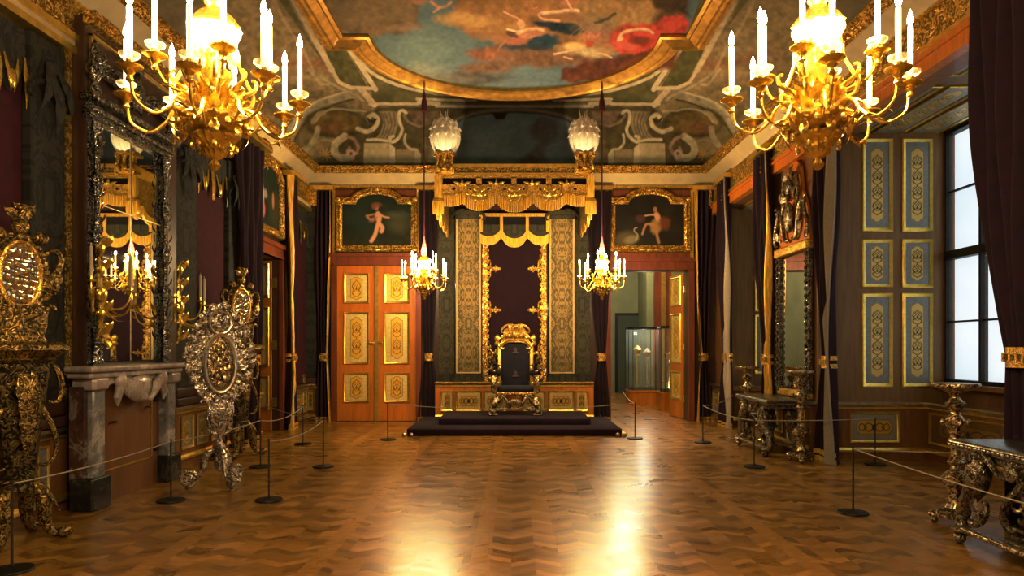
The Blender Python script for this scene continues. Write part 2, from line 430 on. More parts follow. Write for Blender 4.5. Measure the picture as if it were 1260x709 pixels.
# back wall with the doorway to the next room
w=MB(); w.box(XL-.4,2.10,YB,YB+.35,0,CZ+.2); w.box(3.80,6.5,YB,YB+.35,0,CZ+.2); w.box(2.10,3.80,YB,YB+.35,3.29,CZ+.2)
struct('wall_back',w,M['wood_dark'])
# left wall with its doorway
w=MB(); w.box(XL-.4,XL,YN,12.16,0,CZ+.2); w.box(XL-.4,XL,13.36,YB,0,CZ+.2); w.box(XL-.4,XL,12.16,13.36,3.30,CZ+.2)
struct('wall_left',w,M['wood_dark'])
w=MB(); w.box(XL-.4,6.5,YN-.3,YN,0,CZ+.2); struct('wall_front',w,M['wood_dark'])
# right wall: piers, deep window bays, heads
BX=6.2
BAYS=[(6.05,10.05,4.75),(11.75,14.26,4.47)]
w=MB()
w.box(XR,BX+.3,YN,6.05,0,CZ+.2); w.box(XR,BX+.3,10.05,11.75,0,CZ+.2); w.box(XR,BX+.3,14.26,YB,0,CZ+.2)
for a,b,zt in BAYS:
    w.box(XR,XR+.22,a,b,4.50-.02,CZ+.2); w.box(XR+.22,BX+.3,a,b,zt,CZ+.2)
WINY={0:(6.25,9.97),1:(11.95,14.18)}
for k,(a,b,zt) in enumerate(BAYS):
    wa,wb=WINY[k]; top=4.70 if k==0 else 4.40
    w.box(BX,BX+.3,a,wa,0,zt); w.box(BX,BX+.3,wb,b,0,zt); w.box(BX,BX+.3,wa,wb,0,1.10); w.box(BX,BX+.3,wa,wb,top,zt)
struct('wall_right',w,M['wood'])

# small room behind the left doorway and the room beyond the right one
w=MB(); w.box(XL-2,XL-1.8,11.6,14.2,0,3.6); w.box(XL-2,XL-.4,14.0,14.2,0,3.6); w.box(XL-2,XL-.4,11.4,11.6,0,3.6); w.box(XL-2,XL-.4,11.4,14.2,3.5,3.6)
struct('wall_side_room',w,M['wood_dark'])
w=MB(); w.box(.9,6.5,24.6,24.8,0,6.5); struct('wall_far',w,M['sage'])
w=MB(); w.box(.9,1.2,15.46,24.8,0,6.5); struct('wall_far_left',w,M['sage'])
w=MB(); w.box(6.3,6.5,15.46,24.8,0,6.5); w.box(4.40,6.3,23.0,24.6,0,6.5); struct('wall_far_right',w,M['sage'])
struct('ceiling_far',MB().box(.9,6.5,15.46,24.8,5.2,5.3),M['cream'])
# grey niche door in the far room, with gilded jamb
d=sempty('door_4',(4.28,24.55,0)); 
obj('panel',MB().box(-.62,.62,-.05,.04,0,2.75),M['grey_wall'],d)
obj('frame',MB().box(-.70,-.62,-.07,.04,0,2.83).box(.62,.70,-.07,.04,0,2.83).box(-.62,.62,-.07,.04,2.75,2.83),M['black'],d)
w=MB(); w.box(4.02,4.20,19.8,19.95,0,5.2); w.box(4.33,4.5,19.8,19.95,0,5.2); struct('trim_11',w,M['wood_red'])
w=MB(); w.box(4.20,4.33,19.76,19.93,0,5.2); struct('trim_12',w,M['gold_smooth'])

# ------------------------------------------------------------------ painted ceiling: one plastered surface, flat above a cove
def inset(s):   # cove profile: s 0..1 -> (inset from wall, height)
    a=s*pi/2; return .33+.98*(1-cos(a)), SPR+(CZ-SPR)*sin(a)
def survey(V):  # fresco drawn on a grid measured from one standpoint in the room, mirrored about mid-length
    y=V[:,1].copy(); y=np.where(y<7.6,15.2-y,y); return 633+850*V[:,0]/y, 428-850*(V[:,2]-EYE)/y
def mir(pts): return [(1266-x,y) for x,y in pts]
WH=(.60,.50,.34)
def fresco(V):
    U,Vv=survey(V); p=Paint(U,Vv,(.27,.21,.11)); p.dw=.6; p.dn=.22; p.c*=(0.75+.5*fbm(U/22,Vv/12,3))[:,None]
    both=lambda f,pts,*a,**k:(f(pts,*a,**k),f(mir(pts),*a,**k))
    # back cove ground and side coves
    p.poly([(330,131),(936,131),(1000,215),(260,215)],(.115,.085,.035),3,1,3,14,.5)
    both(p.poly,[(250,0),(352,0),(420,104),(462,131),(380,207),(330,200),(190,60)],(.34,.25,.12),6,.9,6,20,.5)
    both(p.poly,[(300,90),(360,100),(440,118),(400,165),(370,190),(340,160)],(.22,.16,.07),10,.8,8,18,.6)
    both(p.ell,) if False else None
    for sx in (0,1):
        q=(lambda a:a) if sx==0 else mir
        p.stroke(q([(322,60),(350,75),(395,78),(410,85)]),12,(.33,.13,.05),8,.55,5,10,.6)
        p.stroke(q([(338,0),(352,30),(372,60),(386,88)]),3,(.5,.40,.24),2,.7)
        # sweeping bands and scrollwork
        p.stroke(q([(352,178),(366,150),(388,130),(416,120),(440,114)]),11,(.36,.31,.20),2,.9,1,8,.5)
        p.stroke(q([(352,172),(366,145),(388,126),(416,116),(436,111)]),2.2,(.52,.45,.30),1)
        p.stroke(q([(358,182),(372,156),(392,138),(420,126),(444,121)]),2,(.10,.08,.03),1)
        p.stroke(q([(346,188),(356,160),(374,138),(396,122)]),3,(.42,.36,.22),2,.7)
        x,y=q([(412,151)])[0]; p.ell(x,y,38,19,(.07,.055,.02),3,.9,0,2,8)
        p.ell(x,y,32,14,(.20,.125,.035),5,1,0,3,9,.6)
        x,y=q([(406,157)])[0]; p.ell(x,y,17,7,(.26,.12,.04),5,.8,0,2,9,.5)
        p.stroke(q([(388,150),(398,139),(414,134),(434,136),(450,137)]),2.6,(.42,.36,.22),1.4,.9,1,6)
        p.stroke(q([(440,158),(451,162),(461,157),(465,147),(458,141),(453,146)]),5.5,(.52,.45,.29),1.6,1,.6,6,.4)
        p.stroke(q([(452,146),(457,150),(462,147)]),3,(.06,.04,.02),1)
        p.stroke(q([(424,168),(413,177),(412,188),(420,194),(432,193)]),9,(.50,.44,.27),1.6,1,.5,6,.4)
        p.stroke(q([(427,168),(436,172),(441,182),(436,190),(428,188),(430,182)]),4,(.36,.22,.14),1.4,1,.6,5,.5)
        x,y=q([(432,189)])[0]; p.ell(x,y,5,5,(.50,.36,.26),1.2); p.ell(x,y,2,2,(.20,.1,.07),1)
        p.stroke(q([(391,158),(388,170),(380,181),(372,186)]),7,(.44,.38,.22),2,.9,.5,6,.4)
        p.stroke(q([(385,150),(392,141),(398,139)]),6,(.40,.33,.18),2,.8)
        for k in range(9):
            a=k*.7; x0,y0=(401,190); p.stroke(q([(x0,y0),(x0+8*cos(a),y0+7*sin(a))]),1.8,(.55,.34,.07),1,.8)
        p.stroke(q([(388,176),(400,172),(407,174)]),2,(.4,.33,.2),1,.8)
        # console and pedestals
        p.poly(q([(466,137),(489,137),(491,152),(486,165),(478,173),(460,173),(468,163),(472,150)]),(.30,.235,.13),1.5,1,0,1,.4)
        for k in range(4): p.stroke(q([(469+k*5,139),(474+k*4,152),(470+k*4,166),(463+k*5,172)]),1.3,(.13,.085,.035),1,.8)
        p.stroke(q([(500,139),(495,136),(491,140),(492,150),(495,160),(490,170),(482,175),(480,170),(484,168)]),4,(.55,.48,.33),1.2)
        p.stroke(q([(452,172),(465,172),(480,174)]),3.5,(.56,.50,.34),1)
        p.poly(q([(447,206),(448,176),(479,176),(479,206)]),(.45,.375,.22),1,1,0,1,.15)
        p.poly(q([(479,206),(479,176),(486,182),(487,206)]),(.56,.49,.34),1)
        p.poly(q([(487,206),(487,184),(509,184),(510,206)]),(.30,.23,.12),1)
        p.poly(q([(510,206),(510,184),(518,191),(518,206)]),(.42,.35,.22),1)
        p.stroke(q([(499,166),(498,175),(504,183),(512,184),(516,190)]),3.2,(.46,.39,.25),1.2)
        p.stroke(q([(497,142),(503,150),(516,155),(528,152)]),3,(.32,.22,.15),1.5,.9,1,5)
        p.poly(q([(500,137),(540,137),(534,150),(512,154)]),(.25,.15,.10),3,.8,3,7,.7)
        p.poly(q([(520,150),(548,136),(556,206),(520,206)]),(.19,.14,.07),5,.7,3,9,.5)
        p.poly(q([(528,206),(532,160),(545,150),(548,206)]),(.40,.34,.21),6,.7,3,8,.5)
    # painted opening to a dark sky over the throne
    p.poly([(546,206),(547,172),(556,156),(572,146),(598,141),(634,139),(668,141),(694,147),(710,157),(719,172),(720,206)],(.22,.31,.38),2,1,0,1,.25,5,25)
    p.poly([(630,206),(645,192),(663,175),(650,160),(664,144),(690,148),(684,170),(668,185),(680,206)],(.15,.12,.125),7,.85,5,12,.5)
    p.ell(596,176,26,17,(.28,.38,.45),14,.7,0,4,12)
    p.stroke([(543,178),(550,158),(567,145),(598,137),(634,135),(668,137),(699,145),(716,158),(723,178)],4,(.30,.27,.20),1.5,.9)
    p.stroke([(540,172),(550,152),(567,141),(598,134),(634,132),(668,134),(699,141),(716,152),(726,172)],2,(.14,.12,.07),1)
    p.poly([(605,139),(625,139),(620,147),(610,147)],(.05,.04,.035),2)
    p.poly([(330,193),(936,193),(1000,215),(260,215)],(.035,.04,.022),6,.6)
    # flat ceiling surround
    p.poly([(300,-60),(966,-60),(860,80),(806,127),(460,127),(400,80)],(.17,.145,.055),2,1,0,1,.5,9,12)
    both(p.poly,[(330,-60),(354,0),(388,60),(420,104),(436,124),(462,128),(450,100),(428,60),(392,57),(362,0),(335,-60)],(.36,.27,.14),2,.9,3,10,.4)
    both(p.poly,[(400,60),(425,60),(452,106),(434,107),(420,100),(409,86)],(.15,.13,.045),1,1,0,1,.5,9,6)
    both(p.stroke,[(335,-60),(363,3),(392,57),(408,86)],7,WH,1.5,1,smooth=False)
    both(p.stroke,[(392,58),(428,58)],4.5,WH,1,smooth=False)
    both(p.stroke,[(427,57),(443,80),(462,110)],6,WH,1,smooth=False)
    both(p.stroke,[(430,60),(452,85),(470,97),(497,107),(530,114),(575,119),(600,120)],4,WH,1)
    both(p.stroke,[(408,85),(417,101),(432,108),(462,109)],4.5,WH,1,smooth=False)
    both(p.stroke,[(444,110),(461,129)],7,WH,1,smooth=False)
    both(p.stroke,[(455,128),(514,128)],3.6,WH,1,smooth=False)
    both(p.stroke,[(513,122),(585,124)],3.2,WH,1,smooth=False)
    p.stroke([(537,131),(729,131)],3.4,(.5,.42,.30),1,smooth=False)
    both(p.stroke,[(515,126),(540,128)],5,WH,1,smooth=False)
    both(p.stroke,[(395,95),(408,103),(425,112),(440,118),(446,124)],3,(.45,.38,.24),1,.9,smooth=False)
    both(p.stroke,[(380,85),(394,104),(404,104)],3,(.45,.38,.24),1,.8,smooth=False)
    # central painting: sky, clouds and generic drifting figures in coloured drapery
    def limb(pts,w,c=(.80,.48,.30),k=1.):
        dk=tuple(q*.45 for q in c); hi=tuple(min(q*1.25,1) for q in c)
        p.stroke(pts,w*1.15,dk,2,.8,.8,5,.3); p.stroke([(x,y-w*.10) for x,y in pts],w*.8,c,2,1,.8,5,.25); p.stroke([(x-.3,y-w*.24) for x,y in pts],w*.3,hi,1.5,.7,.8,5,.2)
    S=[(380,-70),(886,-70),(846,42),(809,42),(798,63),(777,79),(743,95),(703,104),(633,108),(563,104),(523,95),(489,79),(468,63),(457,42),(421,42)]
    p.poly(S,(.16,.235,.27),1,1,0,1,.3,5,40)
    p.ell(520,60,50,26,(.24,.32,.33),22,.8,0,6,20); p.ell(535,88,45,10,(.36,.36,.31),10,.7,0,4,15)
    p.ell(600,82,60,14,(.17,.24,.29),12,.8,0,5,18)
    OC=(.50,.30,.10)
    p.poly([(395,-70),(520,-70),(500,-8),(516,4),(512,22),(518,30),(500,40),(470,43),(410,43),(400,20)],(.27,.185,.095),5,1,7,16,.5,11,14)
    p.ell(462,12,42,17,(.35,.25,.13),14,.6,0,7,15,.3); p.ell(500,34,20,5,(.42,.30,.19),5,.6,0,4,9)
    p.poly([(560,-70),(830,-70),(846,30),(820,60),(760,70),(700,80),(640,60),(600,52),(575,40),(560,6)],(.40,.22,.085),6,1,8,20,.5,12,16)
    p.ell(592,28,52,12,OC,6,.95,4,6,14,.35,13,9); p.ell(575,24,34,7,(.62,.42,.16),6,.8,3,4,10)
    p.ell(640,10,50,12,(.48,.27,.09),8,.8,0,6,13,.4); p.ell(760,15,60,20,(.50,.33,.13),12,.85,10,8,16,.4)
    p.ell(605,44,24,6,(.42,.24,.10),5,.8,0,4,9)
    p.poly([(798,-70),(850,-70),(848,18),(822,20),(806,10),(800,-4)],(.10,.06,.035),6,.95,5,12,.5)
    p.ell(824,30,20,16,(.16,.09,.05),8,.9,0,6,12,.5)
    p.ell(602,66,28,9,(.35,.155,.075),5,.95,0,5,11,.4,15); p.ell(655,70,42,12,(.33,.18,.09),7,.95,0,6,13,.4,16)
    p.ell(600,84,34,9,(.27,.15,.07),6,.9,-4,5,11,.4,17); p.ell(690,72,50,12,(.22,.12,.065),8,.85,0,6,13,.5,18)
    p.ell(590,97,45,7,(.13,.105,.08),6,.85,0,4,10,.4); p.ell(560,98,30,5,(.28,.25,.2),5,.6,0,3,9)
    p.ell(655,97,42,7,(.17,.22,.27),6,.85,-5,3,12); p.ell(640,104,50,3,(.22,.26,.28),3,.6)
    p.poly([(690,86),(735,74),(790,62),(815,38),(838,36),(834,62),(826,82),(800,88),(760,100),(715,103),(692,98)],(.17,.05,.022),6,.97,6,12,.6,19,8)
    p.ell(800,75,32,9,(.26,.08,.03),7,.7,-15,5,10,.4); p.ell(775,92,30,5,(.26,.14,.04),5,.6,-15,3,9)
    # red drapery
    p.poly([(752,36),(772,30),(800,30),(815,22),(838,20),(848,26),(842,42),(822,52),(800,62),(780,67),(758,62),(750,50)],(.56,.075,.045),4,1,4,9,.5,20,7)
    p.ell(770,56,16,6,(.70,.16,.10),4,.8,10,2,6); p.ell(826,32,16,7,(.66,.11,.06),4,.7,-20,3,6)
    p.ell(788,50,13,5,(.20,.06,.03),4,.8); p.ell(740,45,14,10,(.40,.20,.14),7,.6,0,4,8)
    FL=(.80,.46,.27); FL2=(.62,.30,.16)
    limb([(762,47),(768,40),(782,37),(796,37),(803,41)],4.2,FL); p.ell(763,48,4.5,2.6,(.85,.55,.38),1.2,1,-30)
    # blue drapery and pale limbs of the central figures
    p.poly([(655,28),(680,25),(712,30),(720,38),(706,44),(690,40),(668,38)],(.035,.055,.075),3,1,2,7,.6,22,5)
    p.ell(668,52,20,10,(.045,.085,.12),4,1,-8,3,7,.6,23,5); p.ell(646,58,28,4,(.06,.07,.09),4,.9,2,3,7)
    p.ell(652,40,22,6.5,FL2,3,1,-8,1.5,6,.3); limb([(634,44),(646,38),(660,36),(668,38)],5,FL)
    limb([(620,15),(630,20),(639,24),(641,31)],3.2,FL); p.ell(641,30,4.5,6,FL,2,1,-20,1,5,.3)
    p.ell(634,50,12,5,(.50,.20,.12),3,1,10,1,5); p.ell(630,42,8,3.5,(.16,.09,.06),2,.9,20,1)
    p.stroke([(612,62),(620,52),(632,46)],2.6,(.45,.25,.16),1.3); p.stroke([(624,36),(634,38),(642,38)],2.4,(.9,.66,.48),1.2)
    limb([(667,15),(663,19),(668,24),(678,25),(688,26)],3.8,FL); limb([(666,17),(685,15),(700,13),(712,14)],5,(.85,.55,.36))
    p.ell(702,2,14,5,FL2,3,.9,-20,2,6); limb([(694,-4),(700,6),(704,12)],4,FL); limb([(652,5),(656,11),(662,9)],3,FL2)
    p.stroke([(530,2),(540,9),(550,7),(555,3)],3.5,(.62,.33,.20),1.3); p.stroke([(534,15),(542,9)],2.6,(.7,.38,.26),1.2)
    p.ell(516,1,9,5,(.55,.28,.18),3,.9)
    # pale cloth with a small bright torch
    p.ell(718,62,28,6,(.55,.45,.26),6,.8,5,3,8); p.ell(706,57,12,5,(.80,.50,.22),3,1,0,1,6); limb([(682,67),(696,64),(706,62)],2.6,(.70,.47,.30)); p.ell(728,66,16,3.5,(.62,.48,.28),4,.8,8,2,5,.4)
    limb([(728,65),(742,67),(752,71)],2.6,(.62,.46,.28)); limb([(694,70),(704,73)],1.6,(.6,.42,.28))
    p.poly([(722,58),(729,58),(731,50),(720,50)],(.50,.12,.04),1.2); p.stroke([(720,49),(718,43),(724,46),(726,40),(732,46),(738,41)],2.6,(.70,.26,.16),1.3,.9)
    p.ell(734,30,26,12,(.33,.25,.16),10,.6,0,5,9,.4); p.stroke([(733,28),(745,24),(752,20),(757,17)],4,(.08,.075,.06),2,.8,1.5,5)
    for k in range(6): p.stroke([(700+k*9,46),(708+k*7,38),(716+k*6,34)],1.2,(.5,.33,.22),1.2,.4)
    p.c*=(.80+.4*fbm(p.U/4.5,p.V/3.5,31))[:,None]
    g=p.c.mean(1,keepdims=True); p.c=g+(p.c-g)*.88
    return p.c*.95
def cove_grid(name,ns,nl,f):
    G=np.zeros((ns,nl,3))
    for j in range(ns):
        p_,z_=inset(j/(ns-1)); G[j]=f(p_,z_,np.linspace(0,1,nl))
    return gridmesh(name,G,nl,ns,fresco)
ceil=sempty('ceiling')
def st(*a): return np.stack(np.broadcast_arrays(*a),-1)
fy=np.linspace(YN+1.31,YB-1.31,1)
ys=np.concatenate([np.linspace(YN+1.31,9.4,60),np.linspace(9.43,YB-1.31,170)]); xs=np.linspace(XL+1.31,XR-1.31,470)
G=np.zeros((len(ys),len(xs),3)); G[...,0]=xs[None]; G[...,1]=ys[:,None]; G[...,2]=CZ
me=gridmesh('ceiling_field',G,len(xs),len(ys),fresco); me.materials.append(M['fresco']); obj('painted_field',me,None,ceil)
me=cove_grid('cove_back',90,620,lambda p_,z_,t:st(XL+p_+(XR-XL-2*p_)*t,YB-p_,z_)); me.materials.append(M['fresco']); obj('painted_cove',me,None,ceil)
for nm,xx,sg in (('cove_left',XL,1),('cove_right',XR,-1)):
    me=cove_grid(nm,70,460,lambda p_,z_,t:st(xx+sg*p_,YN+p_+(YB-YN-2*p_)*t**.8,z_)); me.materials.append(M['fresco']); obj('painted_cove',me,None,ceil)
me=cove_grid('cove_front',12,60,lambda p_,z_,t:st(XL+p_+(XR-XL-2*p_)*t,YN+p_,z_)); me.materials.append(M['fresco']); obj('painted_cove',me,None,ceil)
struct('ceiling_slab',MB().box(XL-.4,6.5,YN-.3,YB+.35,CZ+.2,CZ+.3),M['cream'])

# gilded moulding round the central painting
half=[(-2.87,6.05),(-2.87,10.98),(-2.46,10.98)]+[(-2.47*cos(a),10.95+2.32*sin(a)) for a in np.linspace(.12,pi/2,22)]
q1=half+[(-x,y) for x,y in half[::-1]][1:]
path=q1+[(x,12.1-y) for x,y in q1[::-1]]
path=[p for i,p in enumerate(path) if np.hypot(p[0]-path[i-1][0],p[1]-path[i-1][1])>1e-4]
prof=[(-.19,.0),(-.19,.05),(-.14,.07),(-.10,.05),(-.05,.08),(.0,.12),(.05,.10),(.08,.13),(.12,.13),(.15,.08),(.19,.09),(.20,.0)]
o=struct('trim_1',MB().sweep(path,prof,(0,0,CZ+.005),X,Y,-Z),simple('ceiling_frame_gilding',(.55,.33,.07),.4,.55,.25,8,30,.003),ang=30)

# ------------------------------------------------------------------ cornice run around the four walls
def ringrect(i,z): return [(XL+i,YN+i,z),(XR-i,YN+i,z),(XR-i,YB-i,z),(XL+i,YB-i,z)]
def cornice(name,pr,mat,ang=30):
    mb=MB(); mb.loft([ringrect(p,z) for p,z in pr],caps=False); return struct(name,mb,mat,ang=ang)
cornice('trim_2',[(.0,5.14),(.06,5.14),(.07,5.17),(.10,5.20),(.22,5.30),(.27,5.34),(.27,5.37),(.0,5.37)],M['cream'])
cornice('trim_3',[(.0,5.355),(.27,5.355),(.30,5.37),(.30,5.385),(.36,5.42),(.36,5.445),(.40,5.46),(.40,5.485),(.33,5.50)],M['gold'])
cornice('trim_4',[(.0,5.08),(.045,5.08),(.06,5.10),(.06,5.14),(.0,5.145)],M['gold_smooth'])
# bead course under the cornice, on the three walls in view
mb=MB()
n=int((XR-XL)/.075)
for i in range(n):
    x=XL+.1+i*(XR-XL-.2)/(n-1); mb.box(x-.02,x+.02,YB-.11,YB-.05,5.085,5.125)
n=int((YB-4)/.085)
for i in range(n):
    y=4+i*(YB-4.1)/(n-1)
    mb.box(XL+.05,XL+.11,y-.02,y+.02,5.085,5.125); mb.box(XR-.11,XR-.05,y-.02,y+.02,5.085,5.125)
struct('trim_5',mb,M['gold_smooth'])
# entablature of the long walls: gilt relief frieze between mouldings
def entab(name,x,sg,runs,mat,z0,z1,d):
    mb=MB()
    for a,b in runs: mb.box(min(x,x+sg*d),max(x,x+sg*d),a,b,z0,z1)
    return struct(name,mb,mat)
LR=[(3.5,7.05),(9.15,10.75),(13.98,YB-.0)]; RR=[(3.5,YB)]
entab('trim_6',XL,1,LR,M['gold'],4.74,5.08,.12); entab('trim_7',XR,-1,RR,M['gold'],4.74,5.08,.10)
mb=MB()
for a,b in LR: mb.box(XL,XL+.17,a-.03,b+(0 if b>15 else .03),4.68,4.74); mb.box(XL,XL+.15,a,b,4.55,4.62)
for a,b in RR: mb.box(XR-.15,XR,a,b,4.70,4.74)
struct('trim_8',mb,M['gold_smooth'])
mb=MB()
for a,b in LR: mb.box(XL,XL+.13,a,b,4.61,4.69)
struct('trim_9',mb,M['cream'])
struct('trim_10',MB().box(XR-.12,XR,3.5,YB,4.48,4.70).box(XR-.15,XR,3.5,YB,4.62,4.66),M['wood_orange'])
# gilt corner blocks where the frieze returns on the end wall
mb=MB()
for x0,x1 in ((XL,XL+.30),(XR-.20,XR)): mb.box(x0,x1,YB-.14,YB,4.68,5.08)
struct('trim_13',mb,M['gold'])

# ------------------------------------------------------------------ wainscot (dado): a panelled wooden base with gilt panels
def cartouche(p,w,h,field,gold,dark,vertical=True):
    # painted arabesque on a framed field; U,V metres with V from 0..h
    cx=0; cy=h/2; a=w*.30; b=h*.40
    oct_=[(-a,cy-b*.72),(-a*.6,cy-b*.82),(-a*.6,cy-b*.92),(0,cy-b),(a*.6,cy-b*.92),(a*.6,cy-b*.82),(a,cy-b*.72),(a,cy+b*.72),(a*.6,cy+b*.82),(a*.6,cy+b*.92),(0,cy+b),(-a*.6,cy+b*.92),(-a*.6,cy+b*.82),(-a,cy+b*.72)]
    return oct_
def arabesque(p,cx,cy,w,h,c,lw):
    # symmetric strapwork drawn inside a w x h box
    n=max(1,int(round(h/(w*1.5))))
    for k in range(n):
        y0=cy-h/2+h*(k+.5)/n; s=h/n/2
        for sg in (1,-1):
            p.stroke([(cx,y0-s*.95),(cx+sg*w*.42,y0-s*.55),(cx+sg*w*.22,y0-s*.15),(cx+sg*w*.44,y0+s*.2),(cx+sg*w*.18,y0+s*.6),(cx,y0+s*.95)],lw,c,lw*.6)
            p.stroke([(cx+sg*w*.05,y0-s*.4),(cx+sg*w*.30,y0-s*.1),(cx+sg*w*.40,y0+s*.45),(cx+sg*w*.25,y0+s*.75)],lw*.8,c,lw*.6)
            p.ell(cx+sg*w*.34,y0-s*.62,w*.06,w*.06,c,lw*.6); p.stroke([(cx+sg*w*.1,y0+s*.3),(cx+sg*w*.34,y0+s*.05),(cx+sg*w*.20,y0-s*.25),(cx+sg*w*.08,y0-s*.1)],lw*.7,c,lw*.5); p.stroke([(cx,y0+s*.55),(cx+sg*w*.14,y0+s*.38),(cx+sg*w*.05,y0+s*.28)],lw*.7,c,lw*.5)
            p.stroke([(cx+sg*w*.46,y0-s*.35),(cx+sg*w*.30,y0-s*.28),(cx+sg*w*.36,y0-s*.08)],lw*.7,c,lw*.6)
        p.poly([(cx,y0-s*.25),(cx+w*.10,y0),(cx,y0+s*.25),(cx-w*.10,y0)],c,lw*.5)
PAN={}
def ornpanel(w,h,field,gold,dark,res=.008,key=None):
    k=(round(w,2),round(h,2),field,gold)
    if k in PAN: return PAN[k]
    def fn(p):
        p.c[:]=field; ff=fbm(p.U*38,p.V*38,3); p.c*=(.92+.16*np.sin(ff*26))[:,None]
        if h>=w:
            a=w*.27; b=h*.43; cy=h/2; q=min(a*.55,b*.2)
            P=[(-a,cy-b+q),(-a*.55,cy-b+q*.6),(-a*.3,cy-b),(a*.3,cy-b),(a*.55,cy-b+q*.6),(a,cy-b+q),(a,cy+b-q),(a*.55,cy+b-q*.6),(a*.3,cy+b),(-a*.3,cy+b),(-a*.55,cy+b-q*.6),(-a,cy+b-q)]
            p.poly(P,gold,.01); p.stroke(P+[P[0]],.014,tuple(c*.45 for c in gold),.008,.9,smooth=False)
            arabesque(p,0,cy,2*a*.86,2*b*.82,dark,max(.010,w*.024))
        else:
            a=w*.40; b=h*.27; cy=h/2; q=b*.5
            P=[(-a+q,cy-b),(a-q,cy-b),(a,cy-b*.3),(a,cy+b*.3),(a-q,cy+b),(-a+q,cy+b),(-a,cy+b*.3),(-a,cy-b*.3)]
            p.poly(P,gold,.01); p.stroke(P+[P[0]],.012,tuple(c*.4 for c in gold),.008,.9,smooth=False)
            for sg in (1,-1):
                p.stroke([(0,cy),(sg*a*.3,cy+b*.6),(sg*a*.55,cy),(sg*a*.3,cy-b*.6),(0,cy)],.014,dark,.008)
                p.stroke([(sg*a*.4,cy),(sg*a*.7,cy+b*.5),(sg*a*.85,cy),(sg*a*.7,cy-b*.5),(sg*a*.4,cy)],.012,dark,.008)
            p.ell(0,cy,b*.3,b*.45,dark,.008)
    me=panelmesh('ornament_panel',w,h,res,fn); me.materials.append(M['painted_gilt']); PAN[k]=me; return me
def frame_rect(w,h,t,d,z0=0):
    return MB().sweep([(-w/2,z0),(-w/2,z0+h),(w/2,z0+h),(w/2,z0)][::-1],[(0,0),(0,d*.5),(t*.25,d),(t*.6,d*.75),(t,d*.4),(t,0)])
BLUE=(.33,.35,.34); PALE=(.72,.52,.18); GOLDP=(.72,.46,.08); GOLDL=(.80,.60,.20); DK=(.06,.04,.02); DK2=(.22,.12,.03)
def add_panel(parent,x,y,z,w,h,field,gold,dark,t=.035,d=.025,name='panel',res=.008,fmat='gold_smooth'):
    # inset ornament panel (part) with its gilt frame (sub-part); y is the surface the panel sits on
    p=obj(name,ornpanel(round(w-2*t,3),round(h-2*t,3),field,gold,dark,res),None,parent,(x,y-.004,z+t))
    obj('panel_frame',frame_rect(w,h,t,d,-t),M[fmat],p)
    return p
def dado(name,loc,rz,L,panels,proj=.10,h=.82,field=BLUE,gold=GOLDP,hollow=None,cap='silver_smooth',mat='wood'):
    # local x along the wall, -y into the room
    r=sempty(name,loc,rz)
    mb=MB().box(-L/2,L/2,-proj,0,0,h-.06); obj('board',mb,M[mat],r)
    obj('cap_rail',MB().prism([(0,h-.07),(-proj-.02,h-.07),(-proj-.03,h-.045),(-proj-.06,h-.03),(-proj-.06,h),(0,h)],(-L/2,0,0),Y,Z,X,L),M[cap],r,ang=25)
    obj('gilt_moulding',MB().prism([(-proj+.01,.10),(-proj-.035,.10),(-proj-.035,.13),(-proj-.012,.16),(-proj+.01,.17)],(-L/2,0,0),Y,Z,X,L).box(-L/2,L/2,-proj-.015,-proj,h-.10,h-.075),M['gold_smooth'],r,ang=25)
    for x,w_ in panels: add_panel(r,x,-proj,.23,w_,.45,field,gold,DK)
    return r
LW=pi/2; RW=-pi/2
# left wall: local x = world Y
dado('baseboard_left',(XL,6.28,0),LW,1.45,[(.1-.0,.42),(-.42,.42)])
dado('baseboard_left_1',(XL,9.83,0),LW,1.86,[(-.45,.34),(0.0,.34),(.55,.5)])
dado('baseboard_left_2',(XL,11.7,0),LW,.80,[(0,.5)])
dado('baseboard_left_3',(XL,14.35,0),LW,1.1,[(-.15,.5),(.3,.3)])
dado('baseboard_left_4',(XL,4.2,0),LW,2.6,[(-.6,.8),(.5,.8)])
# end wall corners
dado('baseboard_back',(-4.43,YB,0),0,.26,[(0,.18)],field=GOLDL,gold=GOLDP)
# right wall piers
dado('baseboard_right',(XR,10.9,0),RW,1.68,[(-.45,.6),(.4,.6)])
dado('baseboard_right_1',(XR,4.3,0),RW,3.4,[(-.9,1.0),(.5,1.0)])
dado('baseboard_right_2',(XR,14.7,0),RW,.8,[(0,.5)])
for k,(a,b,zt) in enumerate(BAYS):
    # far reveal faces the camera; near reveal faces away; window wall
    dado('baseboard_bay_%d'%(3*k+1),((XR+BX)/2,b,0),0,BX-XR,[(-.12,.72)] if k==0 else [(-.25,.8)],field=(.42,.40,.28),gold=GOLDP)
    dado('baseboard_bay_%d'%(3*k+2),((XR+BX)/2,a,0),pi,BX-XR,[(0,.8)])
    dado('baseboard_bay_%d'%(3*k+3),(BX,(a+b)/2,0),RW,b-a-.24,[(-(b-a)/4+.02,(b-a)/2-.35),((b-a)/4-.02,(b-a)/2-.35)],proj=.27,field=(.30,.17,.05),gold=(.40,.24,.07))

